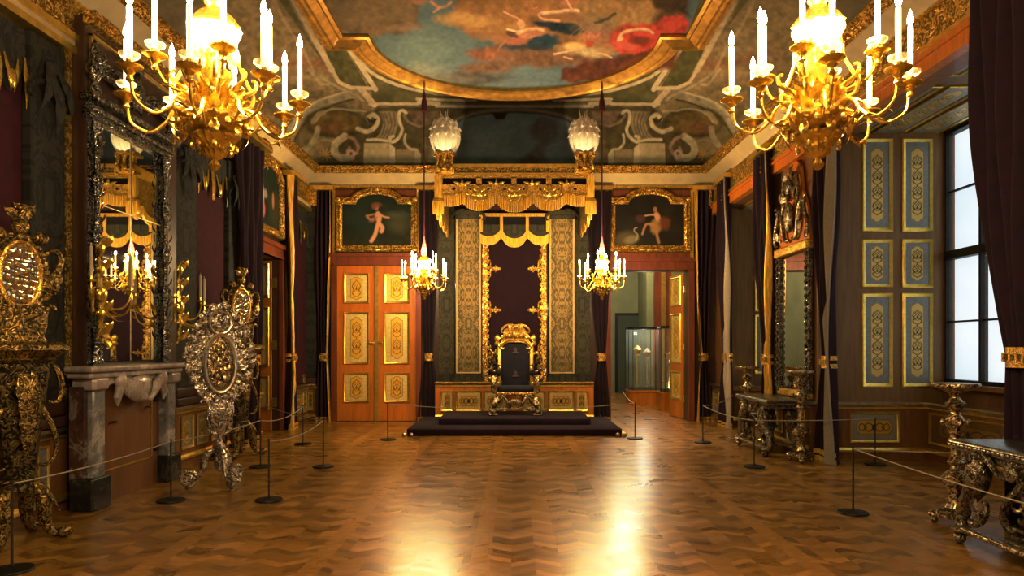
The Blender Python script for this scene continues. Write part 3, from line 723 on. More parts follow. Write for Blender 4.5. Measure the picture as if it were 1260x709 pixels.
# shutter-panelled window reveals
def reveal(name,loc,rz,Wd,zt,rows,xs,pw):
    r=sempty(name,loc,rz)
    obj('board',MB().box(-Wd/2,Wd/2,-.05,0,.82,zt),M['wood_olive'],r)
    for x in xs:
        for z0,z1 in rows: add_panel(r,x,-.05,z0,pw,z1-z0,BLUE,GOLDL,DK,.055,.025,fmat='gold_smooth')
    mb=MB()
    xe=[-Wd/2+.06]+[(xs[0]+xs[1])/2]+[Wd/2-.16]
    return r
R0=[(3.28,4.63),(2.47,3.17),(1.03,2.39)]; R1=[(3.06,4.30),(2.34,2.99),(1.06,2.29)]
reveal('trim_14',((XR+BX)/2,10.05,0),0,BX-XR,4.75,R0,(-.05,.53),.45)
reveal('trim_15',((XR+BX)/2,14.26,0),0,BX-XR,4.47,R1,(-.17,.40),.40)
reveal('trim_16',((XR+BX)/2,6.05,0),pi,BX-XR,4.75,R0,(-.45,.35),.5)
reveal('trim_17',((XR+BX)/2,11.75,0),pi,BX-XR,4.47,R1,(-.45,.35),.5)
# soffit panels of the near bay and far bay
for nm,(a,b,zt) in zip(('trim_18','trim_19'),BAYS):
    r=sempty(nm,((XR+BX)/2+.1,(a+b)/2,zt),RW)
    obj('board',MB().box(-(b-a)/2+.02,(b-a)/2-.02,-.78,.78,-.03,0),M['wood_olive'],r)
    for yy in (-.52,0,.52):
        for xx in (-.27,.27):
            L_=(b-a)*.44
            me=ornpanel(round(.36,3),round(L_,3),(.50,.50,.42),GOLDL,DK2,.012)
            o=obj('panel',me,None,r,(xx*(b-a)-L_/2,yy,-.045)); o.rotation_euler=Matrix(((0,0,1),(-1,0,0),(0,-1,0))).transposed().to_euler() if False else (0,0,0)
            o.matrix_local=Matrix.Translation((xx*(b-a)-L_/2,yy,-.036))@Matrix(((0,0,1,0),(1,0,0,0),(0,1,0,0),(0,0,0,1)))
            obj('panel_frame',frame_rect(.44,L_+.08,.04,.022,-.04),M['gold_smooth'],o)
# windows: frame, panes of daylit blind behind clear glass
for k in range(2):
    a,b=WINY[k]; zt=4.70 if k==0 else 4.40; zb=1.10
    r=sempty('window_%d'%(k+1),(BX+.06,(a+b)/2,0),RW); h=(b-a)/2
    fr=MB(); fr.box(-h,-h+.03,-.05,.05,zb,zt); fr.box(h-.03,h,-.05,.05,zb,zt); fr.box(-h,h,-.06,.06,zb,zb+.05); fr.box(-h,h,-.06,.06,zt-.05,zt)
    fr.box(-h,h,-.07,.05,2.86,2.98)
    ny=[b-.75,b-1.6,b-2.45] if k==0 else [b-.7,b-1.45]
    for yy in ny:
        x=-(yy-(a+b)/2); fr.box(x-.022,x+.022,-.05,.05,zb,zt)
    obj('window_frame',fr,M['black'],r)
    gb=MB()
    for z in (3.83,1.97): gb.box(-h,h,-.02,.02,z-.012,z+.012)
    obj('glazing_bar',gb,M['black'],r)
    obj('pane',MB().box(-h+.02,h-.02,0,.006,zb+.02,zt-.02),M['glass'],r)
    obj('blind',MB().box(-h+.01,h-.01,.09,.1,zb,zt),M['blind'],r)
    obj('sill',MB().box(-h-.05,h+.05,-.26,-.06,zb-.06,zb),M['wood'],r)
# ------------------------------------------------------------------ chandeliers
def rz_pts(pts,sub=5):
    return [V3(r,0,z) for r,z in catmull(pts,sub)]
def make_chandelier():
    t=thing('chandelier','x','chandelier')
    # local z=0 is the lowest tip
    b=MB().lathe([(0,0),(.018,.008),(.028,.03),(.012,.055),(.03,.065),(.055,.085),(.06,.10),(.045,.115),(.085,.14),(.105,.165),(.10,.18),(.075,.19)],n=48,wob=.07,nw=16)
    b.lathe([(.075,.185),(.12,.205),(.155,.235),(.16,.25),(.13,.275),(.09,.29),(.07,.31)],n=32,wob=.06,nw=16)
    for k in range(16):
        a=2*pi*k/16; d=V3(cos(a),sin(a),0); b.ell((.158*cos(a),.158*sin(a),.215),.016,.016,.022,6,5); b.leaf(d*.06+Z*.125,d*.115+Z*.18,.022,d-Z,-.15)
        if k%2: b.leaf(d*.14+Z*.22,d*.12+Z*.12,.028,d,.25); b.ell(d*.10+Z*.115,.012,.012,.02,6,5)
    obj('bowl',b,M['gold_leaf'],t)
    s=MB().lathe([(.05,.28),(.075,.32),(.07,.35),(.04,.37),(.045,.41),(.075,.45),(.085,.48),(.06,.50),(.035,.52),(.04,.56),(.05,.60)],n=20,wob=.08,nw=10)
    for k in range(8):
        a=2*pi*k/8; d=V3(cos(a),sin(a),0)
        s.leaf(d*.07+Z*.27,d*.17+Z*.41,.05,d,-.25); s.leaf(d*.05+Z*.40,d*.11+Z*.50,.032,d,-.2)
        a+=pi/8; d=V3(cos(a),sin(a),0); s.leaf(d*.10+Z*.26,d*.20+Z*.33,.035,d-Z*.3,-.2); s.curl(d*.07+Z*.30,d*.17+Z*.47,d.cross(Z),[.006,.014,.008],'S',n=20); s.leaf(d*.12+Z*.33,d*.19+Z*.43,.028,d,-.2); s.leaf(d*.13+Z*.24,d*.23+Z*.25,.03,-Z,.25)
        s.ell(d*.12+Z*.36,.018,.018,.028,6,5)
    obj('stem',s,M['gold_leaf'],t)
    st_=MB()
    for k in range(4):
        a=2*pi*k/4+.5; d=V3(cos(a),sin(a),0)
        st_.tube([d*r+Z*z for r,z in catmull([(.105,.62),(.115,.54),(.15,.46),(.18,.40),(.17,.345),(.13,.33)])],[.007,.009,.011,.008],6)
    obj('strap',st_,M['gold_smooth'],t)
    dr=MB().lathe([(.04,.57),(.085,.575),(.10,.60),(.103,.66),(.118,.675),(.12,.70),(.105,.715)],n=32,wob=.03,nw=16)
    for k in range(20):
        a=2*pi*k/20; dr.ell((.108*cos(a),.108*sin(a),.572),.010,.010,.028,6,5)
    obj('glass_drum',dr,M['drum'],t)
    c=MB().lathe([(.118,.70),(.125,.71),(.11,.73),(.085,.765),(.055,.79),(.035,.805),(.04,.82),(.05,.835),(.03,.85),(.02,.87)],n=24,wob=.04,nw=12)
    obj('crown',c,M['gold_leaf'],t)
    obj('silk_cover',MB().lathe([(.0,.86),(.055,.86),(.06,.89),(.045,.92),(.05,.94),(.035,.97),(.038,.99),(.022,1.05),(.010,1.15)],n=16),M['cord_pink'],t)
    obj('hanging_cord',MB().tube([(0,0,1.1),(0,0,3.99)],.011,8),M['cord_red'],t)
    obj('tassel',MB().lathe([(.0,3.42),(.045,3.42),(.055,3.52),(.045,3.62),(.03,3.66),(.035,3.70),(.02,3.76),(.01,3.8)],n=14,wob=.05,nw=7),M['cord_red'],t)
    hk=MB().tube([(0,0,3.99),(.02,0,3.90),(.03,0,3.83),(.0,0,3.80),(-.025,0,3.83)],.007,6); hk.lathe([(.0,3.97),(.05,3.98),(.06,4.02),(.0,4.028)],n=12)
    obj('ceiling_hook',hk,M['gold_smooth'],t)
    outer=MB().tube(rz_pts([(.09,.27),(.13,.31),(.19,.29),(.22,.235),(.28,.185),(.33,.185),(.385,.225),(.40,.30)]),[.010,.009,.008,.007],7)
    outer.curl((.20,0,.27),(.13,0,.20),Y,[.004,.007,.006,.003],'C',n=18); outer.leaf((.25,0,.20),(.33,0,.15),.02,Z,.2); outer.leaf((.34,0,.20),(.38,0,.17),.015,Z,.2)
    outer.lathe([(.008,0),(.018,.01),(.012,.03),(.024,.045),(.014,.055)],(.405,0,.285),12)
    inner=MB().tube(rz_pts([(.06,.40),(.10,.37),(.16,.37),(.22,.40),(.255,.46)]),[.009,.008,.007],7)
    inner.curl((.15,0,.37),(.11,0,.43),Y,[.004,.006,.005,.003],'C',n=18); inner.leaf((.18,0,.385),(.25,0,.37),.02,Z,.2)
    inner.lathe([(.008,0),(.018,.01),(.012,.03),(.024,.045),(.014,.055)],(.262,0,.445),12)
    mo=outer.mesh('arm'); mo.materials.append(M['gold_leaf']); mi=inner.mesh('arm'); mi.materials.append(M['gold_leaf'])
    pan=MB().lathe([(.01,0),(.03,.004),(.055,.018),(.057,.024),(.048,.022),(.02,.014),(.016,.03),(.017,.05),(.0,.05)],n=18).mesh('drip_pan'); pan.materials.append(M['gold_leaf'])
    dish=MB().lathe([(.016,0),(.035,.003),(.044,.013),(.046,.022),(.043,.014),(.034,.006),(.016,.004)],n=16).mesh('glass_dish'); dish.materials.append(glass('cut_glass_dish',(1,.93,.75),.1,alpha=.35))
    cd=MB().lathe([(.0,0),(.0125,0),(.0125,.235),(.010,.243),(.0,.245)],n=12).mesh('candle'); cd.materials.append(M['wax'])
    fl=MB().lathe([(.002,0),(.011,.012),(.015,.026),(.011,.050),(.004,.070),(.0005,.08)],n=10).mesh('flame'); fl.materials.append(M['flame'])
    for k in range(12):
        if k<8: a=2*pi*k/8+.16; r=.405; z=.335; am=mo; dz=(.0,.03)[k%2]
        else: a=2*pi*(k-8)/4+.55; r=.262; z=.495; am=mi; dz=0
        arm=obj('arm',am,None,t,(0,0,dz),(0,0,a))
        obj('drip_pan',pan,None,arm,(r,0,z)); obj('glass_dish',dish,None,arm,(r,0,z+.055))
        c_=obj('candle',cd,None,t,(r*cos(a),r*sin(a),z+dz+.05)); obj('flame',fl,None,c_,(0,0,.243))
    return t
ch=make_chandelier()
CHL=[]
for i,(x,y,z,rz,lb) in enumerate([(-1.48,3.41,2.47,.0,'large gilt chandelier of lit candles at upper left, in front of the tall mirror'),
    (1.49,3.39,2.47,.35,'large gilt chandelier of lit candles at upper right, beside the window bay'),
    (-1.64,12.55,2.47,.2,'small looking distant gilt chandelier hanging left of the throne canopy, before the closed door'),
    (1.59,12.55,2.47,.6,'small looking distant gilt chandelier hanging right of the throne canopy, by the open doorway')]):
    if i==0: ch.location=(x,y,z); ch['label']=lb; ch['group']='gilt candle chandeliers'; r=ch
    else: r=dup(ch,(x,y,z),rz,lb)
    far=y>5
    for k in range(3):
        a=2*pi*k/3+.4; pass
    for k in (1,3,5,7):
        a=2*pi*k/8+.16+rz; CHL.append(((x+.405*cos(a),y+.405*sin(a),z+.70),(62 if not far else 84)))

# ------------------------------------------------------------------ curtains (built flat against a wall: x along it, -y into the room)
def curtain(name,label,loc,rz,top,ct,wt,ctie,wtie,ztie,cb,wb,edge=0,bottom=0.0,folds=7,amp=.05,depth=.16,edge_mat='gold_thread',gw=.05,fr=.10,head=True,cloth='plum'):
    t=thing('curtain',label,'curtain',loc,rz,'tied back plum velvet curtains')
    nz=44; nx=folds*8
    def cw(z):
        if z>ztie:
            u=(z-ztie)/(top-ztie); e=1-(1-u)**2.2 if u<1 else 1
            return ctie+(ct-ctie)*e, wtie+(wt-wtie)*e
        u=1-(z-bottom)/(ztie-bottom); e=u**.75
        return ctie+(cb-ctie)*e, wtie+(wb-wtie)*e
    def pt(s,z,off=0):
        c,w_=cw(z); q=w_/wt; a=amp*(.55+.45*q)
        d=depth*(.5+.5*q) ; y=-.03-d*.5-a*sin(s*folds*2*pi*.5+1.3*sin(z*.9))-.02*sin(s*17+z*2)-abs(z-ztie<0)*0
        return V3(c+w_*(s*2-1), y-off*(1), z)
    zs=list(np.linspace(bottom,ztie,16))+list(np.linspace(ztie,top,nz-15))[1:]
    def sheet(s0,s1,n,z_,off):
        mb=MB(); fr_=[[pt(s0+(s1-s0)*i/(n-1),z,off) for i in range(n)] for z in z_]
        bk=[[p+V3(0,.025,0) for p in row] for row in fr_]
        rows=[a+b[::-1] for a,b in zip(fr_,bk)]
        return mb.loft(rows)
    obj('drape',sheet(0,1,nx,zs,0),M[cloth],t,ang=60)
    obj('fringe',sheet(0,1,nx,list(np.linspace(bottom,bottom+fr*.42,3)),.012).add(*(lambda m:(m.v,m.f))(sheet(0,1,nx,list(np.linspace(bottom+fr*.58,bottom+fr,3)),.012))),M['gold_thread'],t,ang=60)
    if edge:
        def es(z): 
            _,w_=cw(z); f=min(gw/(2*w_),.45); return (1-f,1.0) if edge>0 else (0,f)
        mb=MB(); rows=[]
        for z in zs:
            a,b=es(z); F=[pt(a+(b-a)*i/9,z,.035) for i in range(10)]; rows.append(F+[p+V3(0,.02,0) for p in F[::-1]])
        mb.loft(rows); obj('lining_edge',mb,M[edge_mat],t,ang=60)
    c,w_=cw(ztie); tb=MB()
    for dz in (-.055,.055): 
        tb.loft([[V3(c+(w_+.018)*cos(a)*1.0,-.03-depth*.28+(depth*.33+amp*.7)*sin(a),ztie+z+dz) for a in np.linspace(0,2*pi,17)[:-1]] for z in (-.03,.03)])
    for k in range(4):
        x=c+(w_)*(k-1.5)/2; tb.box(x-.012,x+.012,-.03-depth*.6-amp*.75,-.03-depth*.28,ztie-.04,ztie+.04)
    obj('tieback',tb,M['gold_fine'],t)
    if head: obj('heading',MB().box(ct-wt-.02,ct+wt+.02,-depth-.03,-.01,top-.01,top+.08),M['gold_smooth'],t)
    return t
TB=1.40
def bx(x): return (x-633)/56.25
curtain('a','plum velvet curtain left of the closed panelled door on the end wall',(bx(400),YB-.02,0),0,5.02,0,.17,0,.085,TB,0,.17,1)
curtain('b','plum velvet curtain between the closed panelled door and the throne canopy',(bx(527),YB-.02,0),0,5.02,0,.21,.02,.08,TB,.02,.24,0)
curtain('c','plum velvet curtain between the throne canopy and the open doorway',(bx(737),YB-.02,0),0,5.02,0,.25,.05,.08,TB,.02,.22,0)
curtain('d','plum velvet curtain on the end wall right of the open doorway',(bx(864),YB-.02,0),0,5.02,0,.20,.0,.085,TB,.04,.20,-1)
curtain('e','pale edged curtain on the window wall in the far right corner',(XR-.03,14.12,0),RW,5.0,0,.40,.22,.15,TB,.15,.34,1,edge_mat='rope',gw=.14,folds=9)
curtain('h','plum velvet curtain at the near side of the far window bay',(XR-.02,11.86,0),RW,4.92,.0,.42,.18,.12,TB,.2,.20,1,folds=9,gw=.10,edge_mat='gold_thread',depth=.2)
curtain('i','pale edged curtain beside the pier mirror, left of the panelled window bay',(XR+.08,9.70,0),RW,4.72,.0,.33,.06,.11,TB,.02,.27,1,folds=8,gw=.17,edge_mat='rope',depth=.2,fr=.16)
curtain('j','big near plum curtain at the right edge, overlapping the bright window',(XR-.12,6.32,0),RW,5.06,.50,.52,.62,.15,1.52,.62,.14,0,folds=11,depth=.18,fr=.12)
curtain('f','dark curtain on the left wall before the side doorway, behind the silver screen',(XL+.04,11.45,0),LW,4.98,-.05,.55,.1,.22,TB,.0,.34,0,folds=10,depth=.30,fr=.12)
curtain('g','gold edged curtain on the left wall beyond the side doorway',(XL+.03,13.62,0),LW,4.95,0,.28,.0,.10,TB,.0,.26,-1,folds=6,gw=.13,depth=.26,fr=.12)
# slim gilt strips marking the bays of the end wall
g=MB()
for a,b in ((409.5,413),(745,749),(849,853),(513,516)): g.box(bx(a),bx(b),YB-.06,YB,.05 if a<400 else 2.0,5.02)
g.box(bx(391),bx(413),YB-.2,YB,5.02,5.10); g.box(bx(849),bx(874),YB-.2,YB,5.02,5.10)
struct('trim_20',g,M['gold_smooth'])

# ------------------------------------------------------------------ doors
def leafpanels(parent,y,x0,sgn=1):
    for z,h in ((2.56,.66),(1.24,1.14),(.41,.65)):
        add_panel(parent,x0,y,z,.55,h,(.80,.60,.22),(.80,.50,.08),(.22,.10,.02),.05,.03,name='panel',res=.009)
def door_leaf(parent,w,h,x,mat='wood_orange'):
    l=obj('leaf',MB().box(-w/2,w/2,-.03,.03,.01,h),M[mat],parent,(x,0,0))
    for z,h_ in ((2.56,.66),(1.24,1.14),(.41,.65)):
        me=ornpanel(.46,round(h_-.1,3),(.98,.78,.30),(.92,.60,.09),(.30,.13,.02),.009)
        obj('panel',me,None,l,(0,-.036,z+.05)); obj('panel_frame',frame_rect(.56,h_,.05,.03,0).move((0,-.03,z)),M['gold_smooth'],l)
    return l
d=sempty('door_1',((bx(416)+bx(513))/2,YB-.06,0)); W_=.84
door_leaf(d,W_,3.38,-W_/2-.02); door_leaf(d,W_,3.38,W_/2+.02)
obj('closing_strip',MB().box(-.042,.042,-.055,-.02,.01,3.38),M['gold_smooth'],d)
for sg in (-1,1):
    k=MB().box(sg*.06-.03,sg*.06+.03,-.05,-.03,1.66,1.76); k.tube([(sg*.06,-.05,1.71),(sg*.06,-.09,1.71),(sg*.12,-.10,1.71)],.012,7); k.ell((sg*.13,-.10,1.71),.022,.018,.018)
    obj('handle',k,M['gold_smooth'],d)
def door_frame(parent,w,h,t=.11,dep=.10,mat='wood_red'):
    m=MB().box(-w/2-t,-w/2,-dep,.02,0,h+.02); m.box(w/2,w/2+t,-dep,.02,0,h+.02)
    m.box(-w/2-t,w/2+t,-dep,.02,h,h+.27); m.box(-w/2-t-.02,w/2+t+.02,-dep-.05,.02,h+.19,h+.27); m.box(-w/2-t*.5,w/2+t*.5,-dep-.02,.02,h,h+.05)
    return obj('door_frame',m,M[mat],parent)
door_frame(d,1.73,3.38)
# doorway to the far room, one leaf standing open into it
d=sempty('door_2',(2.95,YB,0)); door_frame(d,1.70,3.29,.12,.08)
lf=door_leaf(d,.80,3.27,0); lf.location=(.80,.78,0); lf.rotation_euler=(0,0,radians(-80))
hg=MB()
for z in (.45,1.62,2.9): hg.tube([(.84,.36,z-.07),(.84,.36,z+.07)],.02,8)
obj('hinge',hg,M['gold_smooth'],d)
# side doorway in the left wall, its leaf swung into the side room
d=sempty('door_3',(XL,12.76,0),LW); door_frame(d,1.20,3.30,.16,.07,'wood_red')
lf=door_leaf(d,.62,3.27,0); lf.location=(.545,.08+.36,0); lf.rotation_euler=(0,0,radians(-90))
hg=MB()
for z in (.55,1.65,2.85): hg.box(.50,.54,.03,.10,z-.09,z+.09)
obj('hinge',hg,M['gold_smooth'],d)

# ------------------------------------------------------------------ overdoor paintings in arched gilt frames
def arch_path(w,h,rise,aw):
    x=w/2; s=h; P=[(-x,0),(x,0),(x,s)]
    P+=[(aw+.02,s)]+[(aw*cos(a),s+.02+rise*sin(a)) for a in np.linspace(.15,pi-.15,15)]+[(-aw-.02,s),(-x,s)]
    return P
def overdoor(label,loc,rz,fn,w=1.56,h=.96,group=None):
    t=thing('framed_painting',label,'painting',loc,rz)
    P=arch_path(w,h,.19,.46)
    f=MB().sweep(P[::-1],[(-.03,0),(-.03,.05),(.02,.07),(.05,.045),(.08,.10),(.11,.08),(.125,.03),(.125,0)],(0,0,0),X,Z,-Y)
    obj('frame',f,M['gold'],t,ang=30)
    o=MB()
    for sx in (-1,1):
        o.curl((sx*.02,-.10,h+.29),(sx*.26,-.10,h+.20),Y,[.008,.014,.008],'S',flip=-sx)
        o.curl((sx*(w/2-.25),-.10,h+.05),(sx*(w/2+.1),-.10,h+.06),Y,[.012,.022,.012],'S',flip=-sx)
        o.ell((sx*(w/2+.06),-.08,h+.07),.07,.03,.05); o.ell((sx*(w/2+.06),-.08,-.06),.07,.03,.05); o.ell((sx*.15,-.09,-.07),.10,.03,.03)
    o.ell((0,-.09,h+.27),.07,.03,.04); o.ell((0,-.09,-.07),.09,.04,.05)
    obj('carved_ornament',o,M['gold_fine'],t)
    # canvas: painted grid clipped to the arch by a dark backing of the same outline
    nx,nz=110,90; H=h+.2; xs=np.linspace(-w/2,w/2,nx); ts=np.linspace(0,1,nz); G=np.zeros((nz,nx,3))
    def toph(x): 
        a=np.clip(1-(x/.46)**2,0,1); return h+.02*(np.abs(x)<.46)+.19*np.sqrt(a)
    G[...,0]=xs[None]; G[...,2]=ts[:,None]*toph(xs)[None]; G[...,1]=-.02
    def cf(V):
        p=Paint(V[:,0],V[:,2],(.020,.030,.018)); fn(p); return p.c
    me=gridmesh('canvas',G,nx,nz,cf); me.materials.append(M['painted']); obj('canvas',me,None,t)
    return t
SK=(.62,.36,.20); SK2=(.42,.22,.12)
def paintA(p):
    p.c*=(0.5+fbm(p.U*5,p.V*5,2))[:,None]
    p.poly([(-.8,.0),(.8,0),(.8,.35),(.2,.2),(-.8,.30)],(.035,.03,.012),.2,.8,.05,.3,.6,3,.1)
    p.ell(.45,.50,.22,.20,(.10,.085,.035),.2,.8,0,.06,.2); p.ell(-.35,.7,.3,.25,(.03,.045,.028),.3,.7,0,.1,.3)
    p.ell(.40,.68,.25,.06,(.12,.12,.07),.1,.7,0,.03,.2)
    p.stroke([(.02,.74),(.06,.62),(.02,.48),(-.01,.36),(-.05,.24),(-.12,.13)],.085,SK,.03); p.stroke([(.06,.5),(.12,.42),(.10,.34)],.09,SK,.03)
    p.ell(.03,.66,.075,.10,SK,.03); p.ell(-.01,.86,.05,.06,SK2,.02); p.ell(.0,.92,.10,.05,(.30,.12,.05),.05,.8)
    p.stroke([(.06,.72),(.16,.66),(.26,.64)],.04,SK,.02); p.stroke([(-.03,.72),(-.12,.70),(-.20,.68)],.04,SK2,.02)
    p.ell(-.08,.60,.09,.05,(.30,.13,.08),.04,.9,30); p.stroke([(-.22,.68),(-.16,.61),(-.08,.60)],.05,SK2,.03); p.ell(-.06,.88,.06,.06,(.28,.10,.06),.04,.8)
def paintB(p):
    p.c[:]=(.026,.018,.010); p.c*=(0.5+fbm(p.U*5,p.V*5,6))[:,None]
    p.ell(-.55,.20,.25,.13,(.14,.10,.045),.12,.9,10,.05,.2); p.ell(-.40,.16,.16,.09,(.25,.21,.11),.06,.9,15)
    p.stroke([(-.30,.14),(-.26,.26),(-.33,.34),(-.33,.40),(-.28,.42)],.03,(.36,.32,.20),.015)
    p.ell(.14,.45,.13,.17,(.38,.24,.07),.05,.95,-15,.03,.1); p.ell(.17,.66,.06,.12,SK,.03,1,20); p.ell(.12,.82,.045,.055,SK2,.02)
    p.stroke([(.14,.70),(.02,.70),(-.10,.68)],.035,SK,.02); p.stroke([(.10,.48),(-.06,.50),(-.12,.40),(-.16,.28)],.05,SK2,.02)
    p.stroke([(.14,.36),(.17,.22),(.20,.10)],.06,SK2,.03); p.ell(.32,.50,.13,.14,(.22,.06,.02),.08,.8,0,.04,.15); p.ell(-.2,.62,.10,.08,(.14,.05,.03),.06,.8,0,.03,.1)
def paintC(p):
    p.c*=(0.5+fbm(p.U*5,p.V*5,9))[:,None]; p.ell(-.35,.55,.09,.20,(.55,.30,.20),.04,1,0,.02,.1); p.ell(-.36,.84,.05,.06,(.60,.38,.24),.03)
    p.ell(-.33,.30,.12,.15,(.50,.16,.14),.05,.9); p.ell(-.20,.60,.10,.08,(.45,.40,.30),.05,.7); p.ell(.3,.4,.3,.3,(.06,.05,.02),.2,.8,0,.1,.2); p.ell(.2,.55,.06,.15,SK2,.03,.9)
overdoor('arched painting of a dancing nude above the closed double door',(bx(464),YB-.01,3.80),0,paintA)
overdoor('arched painting of a seated figure with a swan above the open doorway',(bx(799),YB-.01,3.80),0,paintB)
overdoor('arched painting seen at a slant above the side doorway on the left wall',(XL+.01,12.74,3.80),LW,paintC,w=1.10)
overdoorbg=MB().box(bx(410),bx(515),YB-.012,YB,3.45,5.05).box(bx(750),bx(850),YB-.012,YB,3.45,5.05)
struct('trim_21',overdoorbg,M['wood_red'])

# ------------------------------------------------------------------ throne end: backdrop, plinth, canopy, dais, throne
# wainscot plinth behind the throne
r=dado('trim_22',(.0,YB,0),0,3.40,[(-1.44,.28),(-.98,.56),(-.42,.50),(.42,.50),(1.0,.56),(1.44,.28)],proj=.30,h=.87,field=GOLDL,gold=(.72,.42,.07),cap='gold_fine',mat='wood_orange')
# backdrop textiles
M['wine']=simple('deep_wine_velvet',(.026,.003,.009),.9,0,.25,9,80,.002)
t=thing('throne_backdrop','crimson velvet hanging with scrolled gold border behind the throne','wall hanging',(0,YB-.02,.87))
obj('velvet',MB().box(-.62,.62,-.05,-.0,0,3.65),M['wine'],t)
b=MB()
for sx in (-1,1):
    b.box(sx*.64-.055,sx*.64+.055,-.09,-.0,0,3.3)
    for k in range(26):
        z=.1+k*.125; b.ell((sx*.57,-.09,z),.03,.02,.05,6,5)
    for z in (.62,1.55,2.45):      # cross-shaped tabs pointing inward
        b.box(sx*.44-.10,sx*.44+.10,-.075,-.045,z-.035,z+.035); b.ell((sx*.33,-.06,z),.05,.02,.035,8,5); b.ell((sx*.41,-.06,z),.025,.02,.085,8,5)
        b.curl((sx*.58,-.07,z+.20),(sx*.46,-.07,z+.02),Y,[.01,.02,.012],'S',flip=sx,n=20); b.curl((sx*.58,-.07,z-.20),(sx*.46,-.07,z-.02),Y,[.01,.02,.012],'S',flip=-sx,n=20)
    b.box(sx*.60-.09,sx*.60+.09,-.1,0,-.0,.14)
obj('gold_border',b,M['gold'],t)
# hanging textile lambrequin of the backdrop (three lobes)
def lobes(x0,x1,cent,zt,zv,n=70):
    # bottom outline: list of (centre x, half width, bottom z); valleys at zv
    P=[]
    for i in range(n+1):
        x=x0+(x1-x0)*i/n; z=zv+.03*sin(x*60)*0
        for c,hw,zb in cent:
            u=(x-c)/hw
            if abs(u)<1: z=min(z, zv-(zv-zb)*(1-abs(u)**2.6))
        P.append((x,z))
    return P
cen=[(-.56,.26,2.98),(0,.27,2.93),(.56,.26,2.98)]
out=lobes(-.74,.74,cen,3.5,3.12)
v=MB().prism([(.74,3.40),(-.74,3.40)]+out,(0,-.12,0),X,Z,Y,.04); obj('slot_shade',MB().box(-.74,.74,-.10,-.07,3.36,3.58),M['dark'],t)  # near-black plate stands in for the shade inside the slots above the lobes
obj('lambrequin',v,M['brocade_dim'],t,ang=20)
fr_=MB(); up=[(x,z+.17) for x,z in out]
fr_.prism(up[::-1]+[(x,z-.03) for x,z in out],(0,-.145,0),X,Z,Y,.03)
fr_.box(-.76,.76,-.15,-.10,3.57,3.64)
for x in (-.72,-.28,.28,.72): fr_.box(x-.035,x+.035,-.14,-.10,3.24,3.58)
obj('fringe',fr_,M['gold_thread'],t,ang=20)
# brocade side panels and grey pilasters
for sg,pos in ((-1,'left'),(1,'right')):
    xc=(bx(577) if sg<0 else bx(691)); wv=.50 if sg<0 else .50
    t=thing('brocade_panel','gold patterned brocade panel on the %s of the throne backdrop'%pos,'wall panel',(xc,YB-.02,.87))
    obj('cloth',MB().box(-.25,.25,-.10,0,.16,3.62),M['brocade'],t)
    obj('border',frame_rect(.56,3.50,.045,.03,0).move((0,-.09,.16)),simple('pale_gold_braid',(.50,.38,.16),.6,.2,.1,20) if 'braid' not in M else M['braid'],t)
    cp=MB().rbox(-.31,.31,-.18,0,3.60,3.72,.03); cp.box(-.27,.27,-.14,0,3.52,3.60)
    for s2 in (-1,1): cp.curl((s2*.05,-.17,3.66),(s2*.30,-.17,3.50),Y,[.02,.035,.02],'C',flip=s2,n=18)
    obj('capital',cp,M['brocade_dim'],t)
    obj('base',MB().box(-.32,.32,-.20,0,0,.09).box(-.29,.29,-.15,0,.09,.16),M['brocade_dim'],t)
    xq=bx(550) if sg<0 else bx(716)
    t=thing('cloth_pilaster','plain grey green cloth pilaster at the outer %s of the throne wall'%pos,'pilaster',(xq,YB-.02,.87))
    obj('shaft',MB().box(-.17,.17,-.07,0,.16,3.95),M['brocade_dim'],t)
    obj('base',MB().box(-.20,.19,-.13,0,0,.09).box(-.19,.18,-.10,0,.09,.16),M['grey_cloth'],t)

# canopy
t=thing('throne_canopy','gold fringed baldachin with embroidered valance projecting above the throne','canopy',(0,YB,4.05))
CY=-2.11   # front plane in local y
obj('roof',MB().rbox(-1.36,1.36,CY+.03,-.02,.76,.98,.03),M['burgundy'],t)
tm=MB().box(-1.40,1.40,CY-.02,CY+.04,.78,.84); tm.box(-1.42,1.42,CY-.05,CY+.04,.94,1.00)
for s in (-1,1): tm.box(s*1.40-.04,s*1.40+.04,CY,-.02,.78,1.0)
obj('cornice',tm,M['gold_smooth'],t)
obj('cornice_frieze',MB().box(-1.39,1.39,CY-.01,CY+.03,.84,.94),M['old_gold'],t)
vx=[-.98,-.355,.27,.90]
cenF=[(-1.20,.22,.24),(-.68,.40,.17),(0,.42,.14),(.68,.40,.17),(1.20,.22,.24)]
outF=lobes(-1.44,1.44,[(-1.22,.30,.22),(-.66,.34,.15),(.0,.36,.12),(.66,.34,.15),(1.22,.30,.22)],.6,.33,110)
v=MB().prism([(1.44,.62),(-1.44,.62)]+[(x,z+.10) for x,z in outF],(0,CY-.03,0),X,Z,Y,.03)
v.box(-1.44,1.44,CY-.03,CY,.74,.79)
for x in (-1.40,-.665,-.01,.645,1.40): 
    v.box(x-.05,x+.05,CY-.03,CY,.60,.76)
obj('front_valance',v,M['gold_fine'],t,ang=20)
dk=MB().box(-1.38,1.38,CY+.02,CY+.05,.45,.78); obj('valance_lining',dk,M['dark'],t)
fr_=MB(); n=84
fo=lobes(-1.44,1.44,[(-1.22,.30,.20),(-.66,.34,.12),(.0,.36,.09),(.66,.34,.12),(1.22,.30,.20)],.6,.30,n)
for i in range(n):
    x0,z0=fo[i]; x1,z1=fo[i+1]; zb=(z0+z1)/2; fr_.tube([(x0+.017,CY-.045,zb+.20),(x0+.017,CY-.045,zb)],.016,5)
obj('front_fringe',fr_,M['gold_thread'],t)
em=MB()
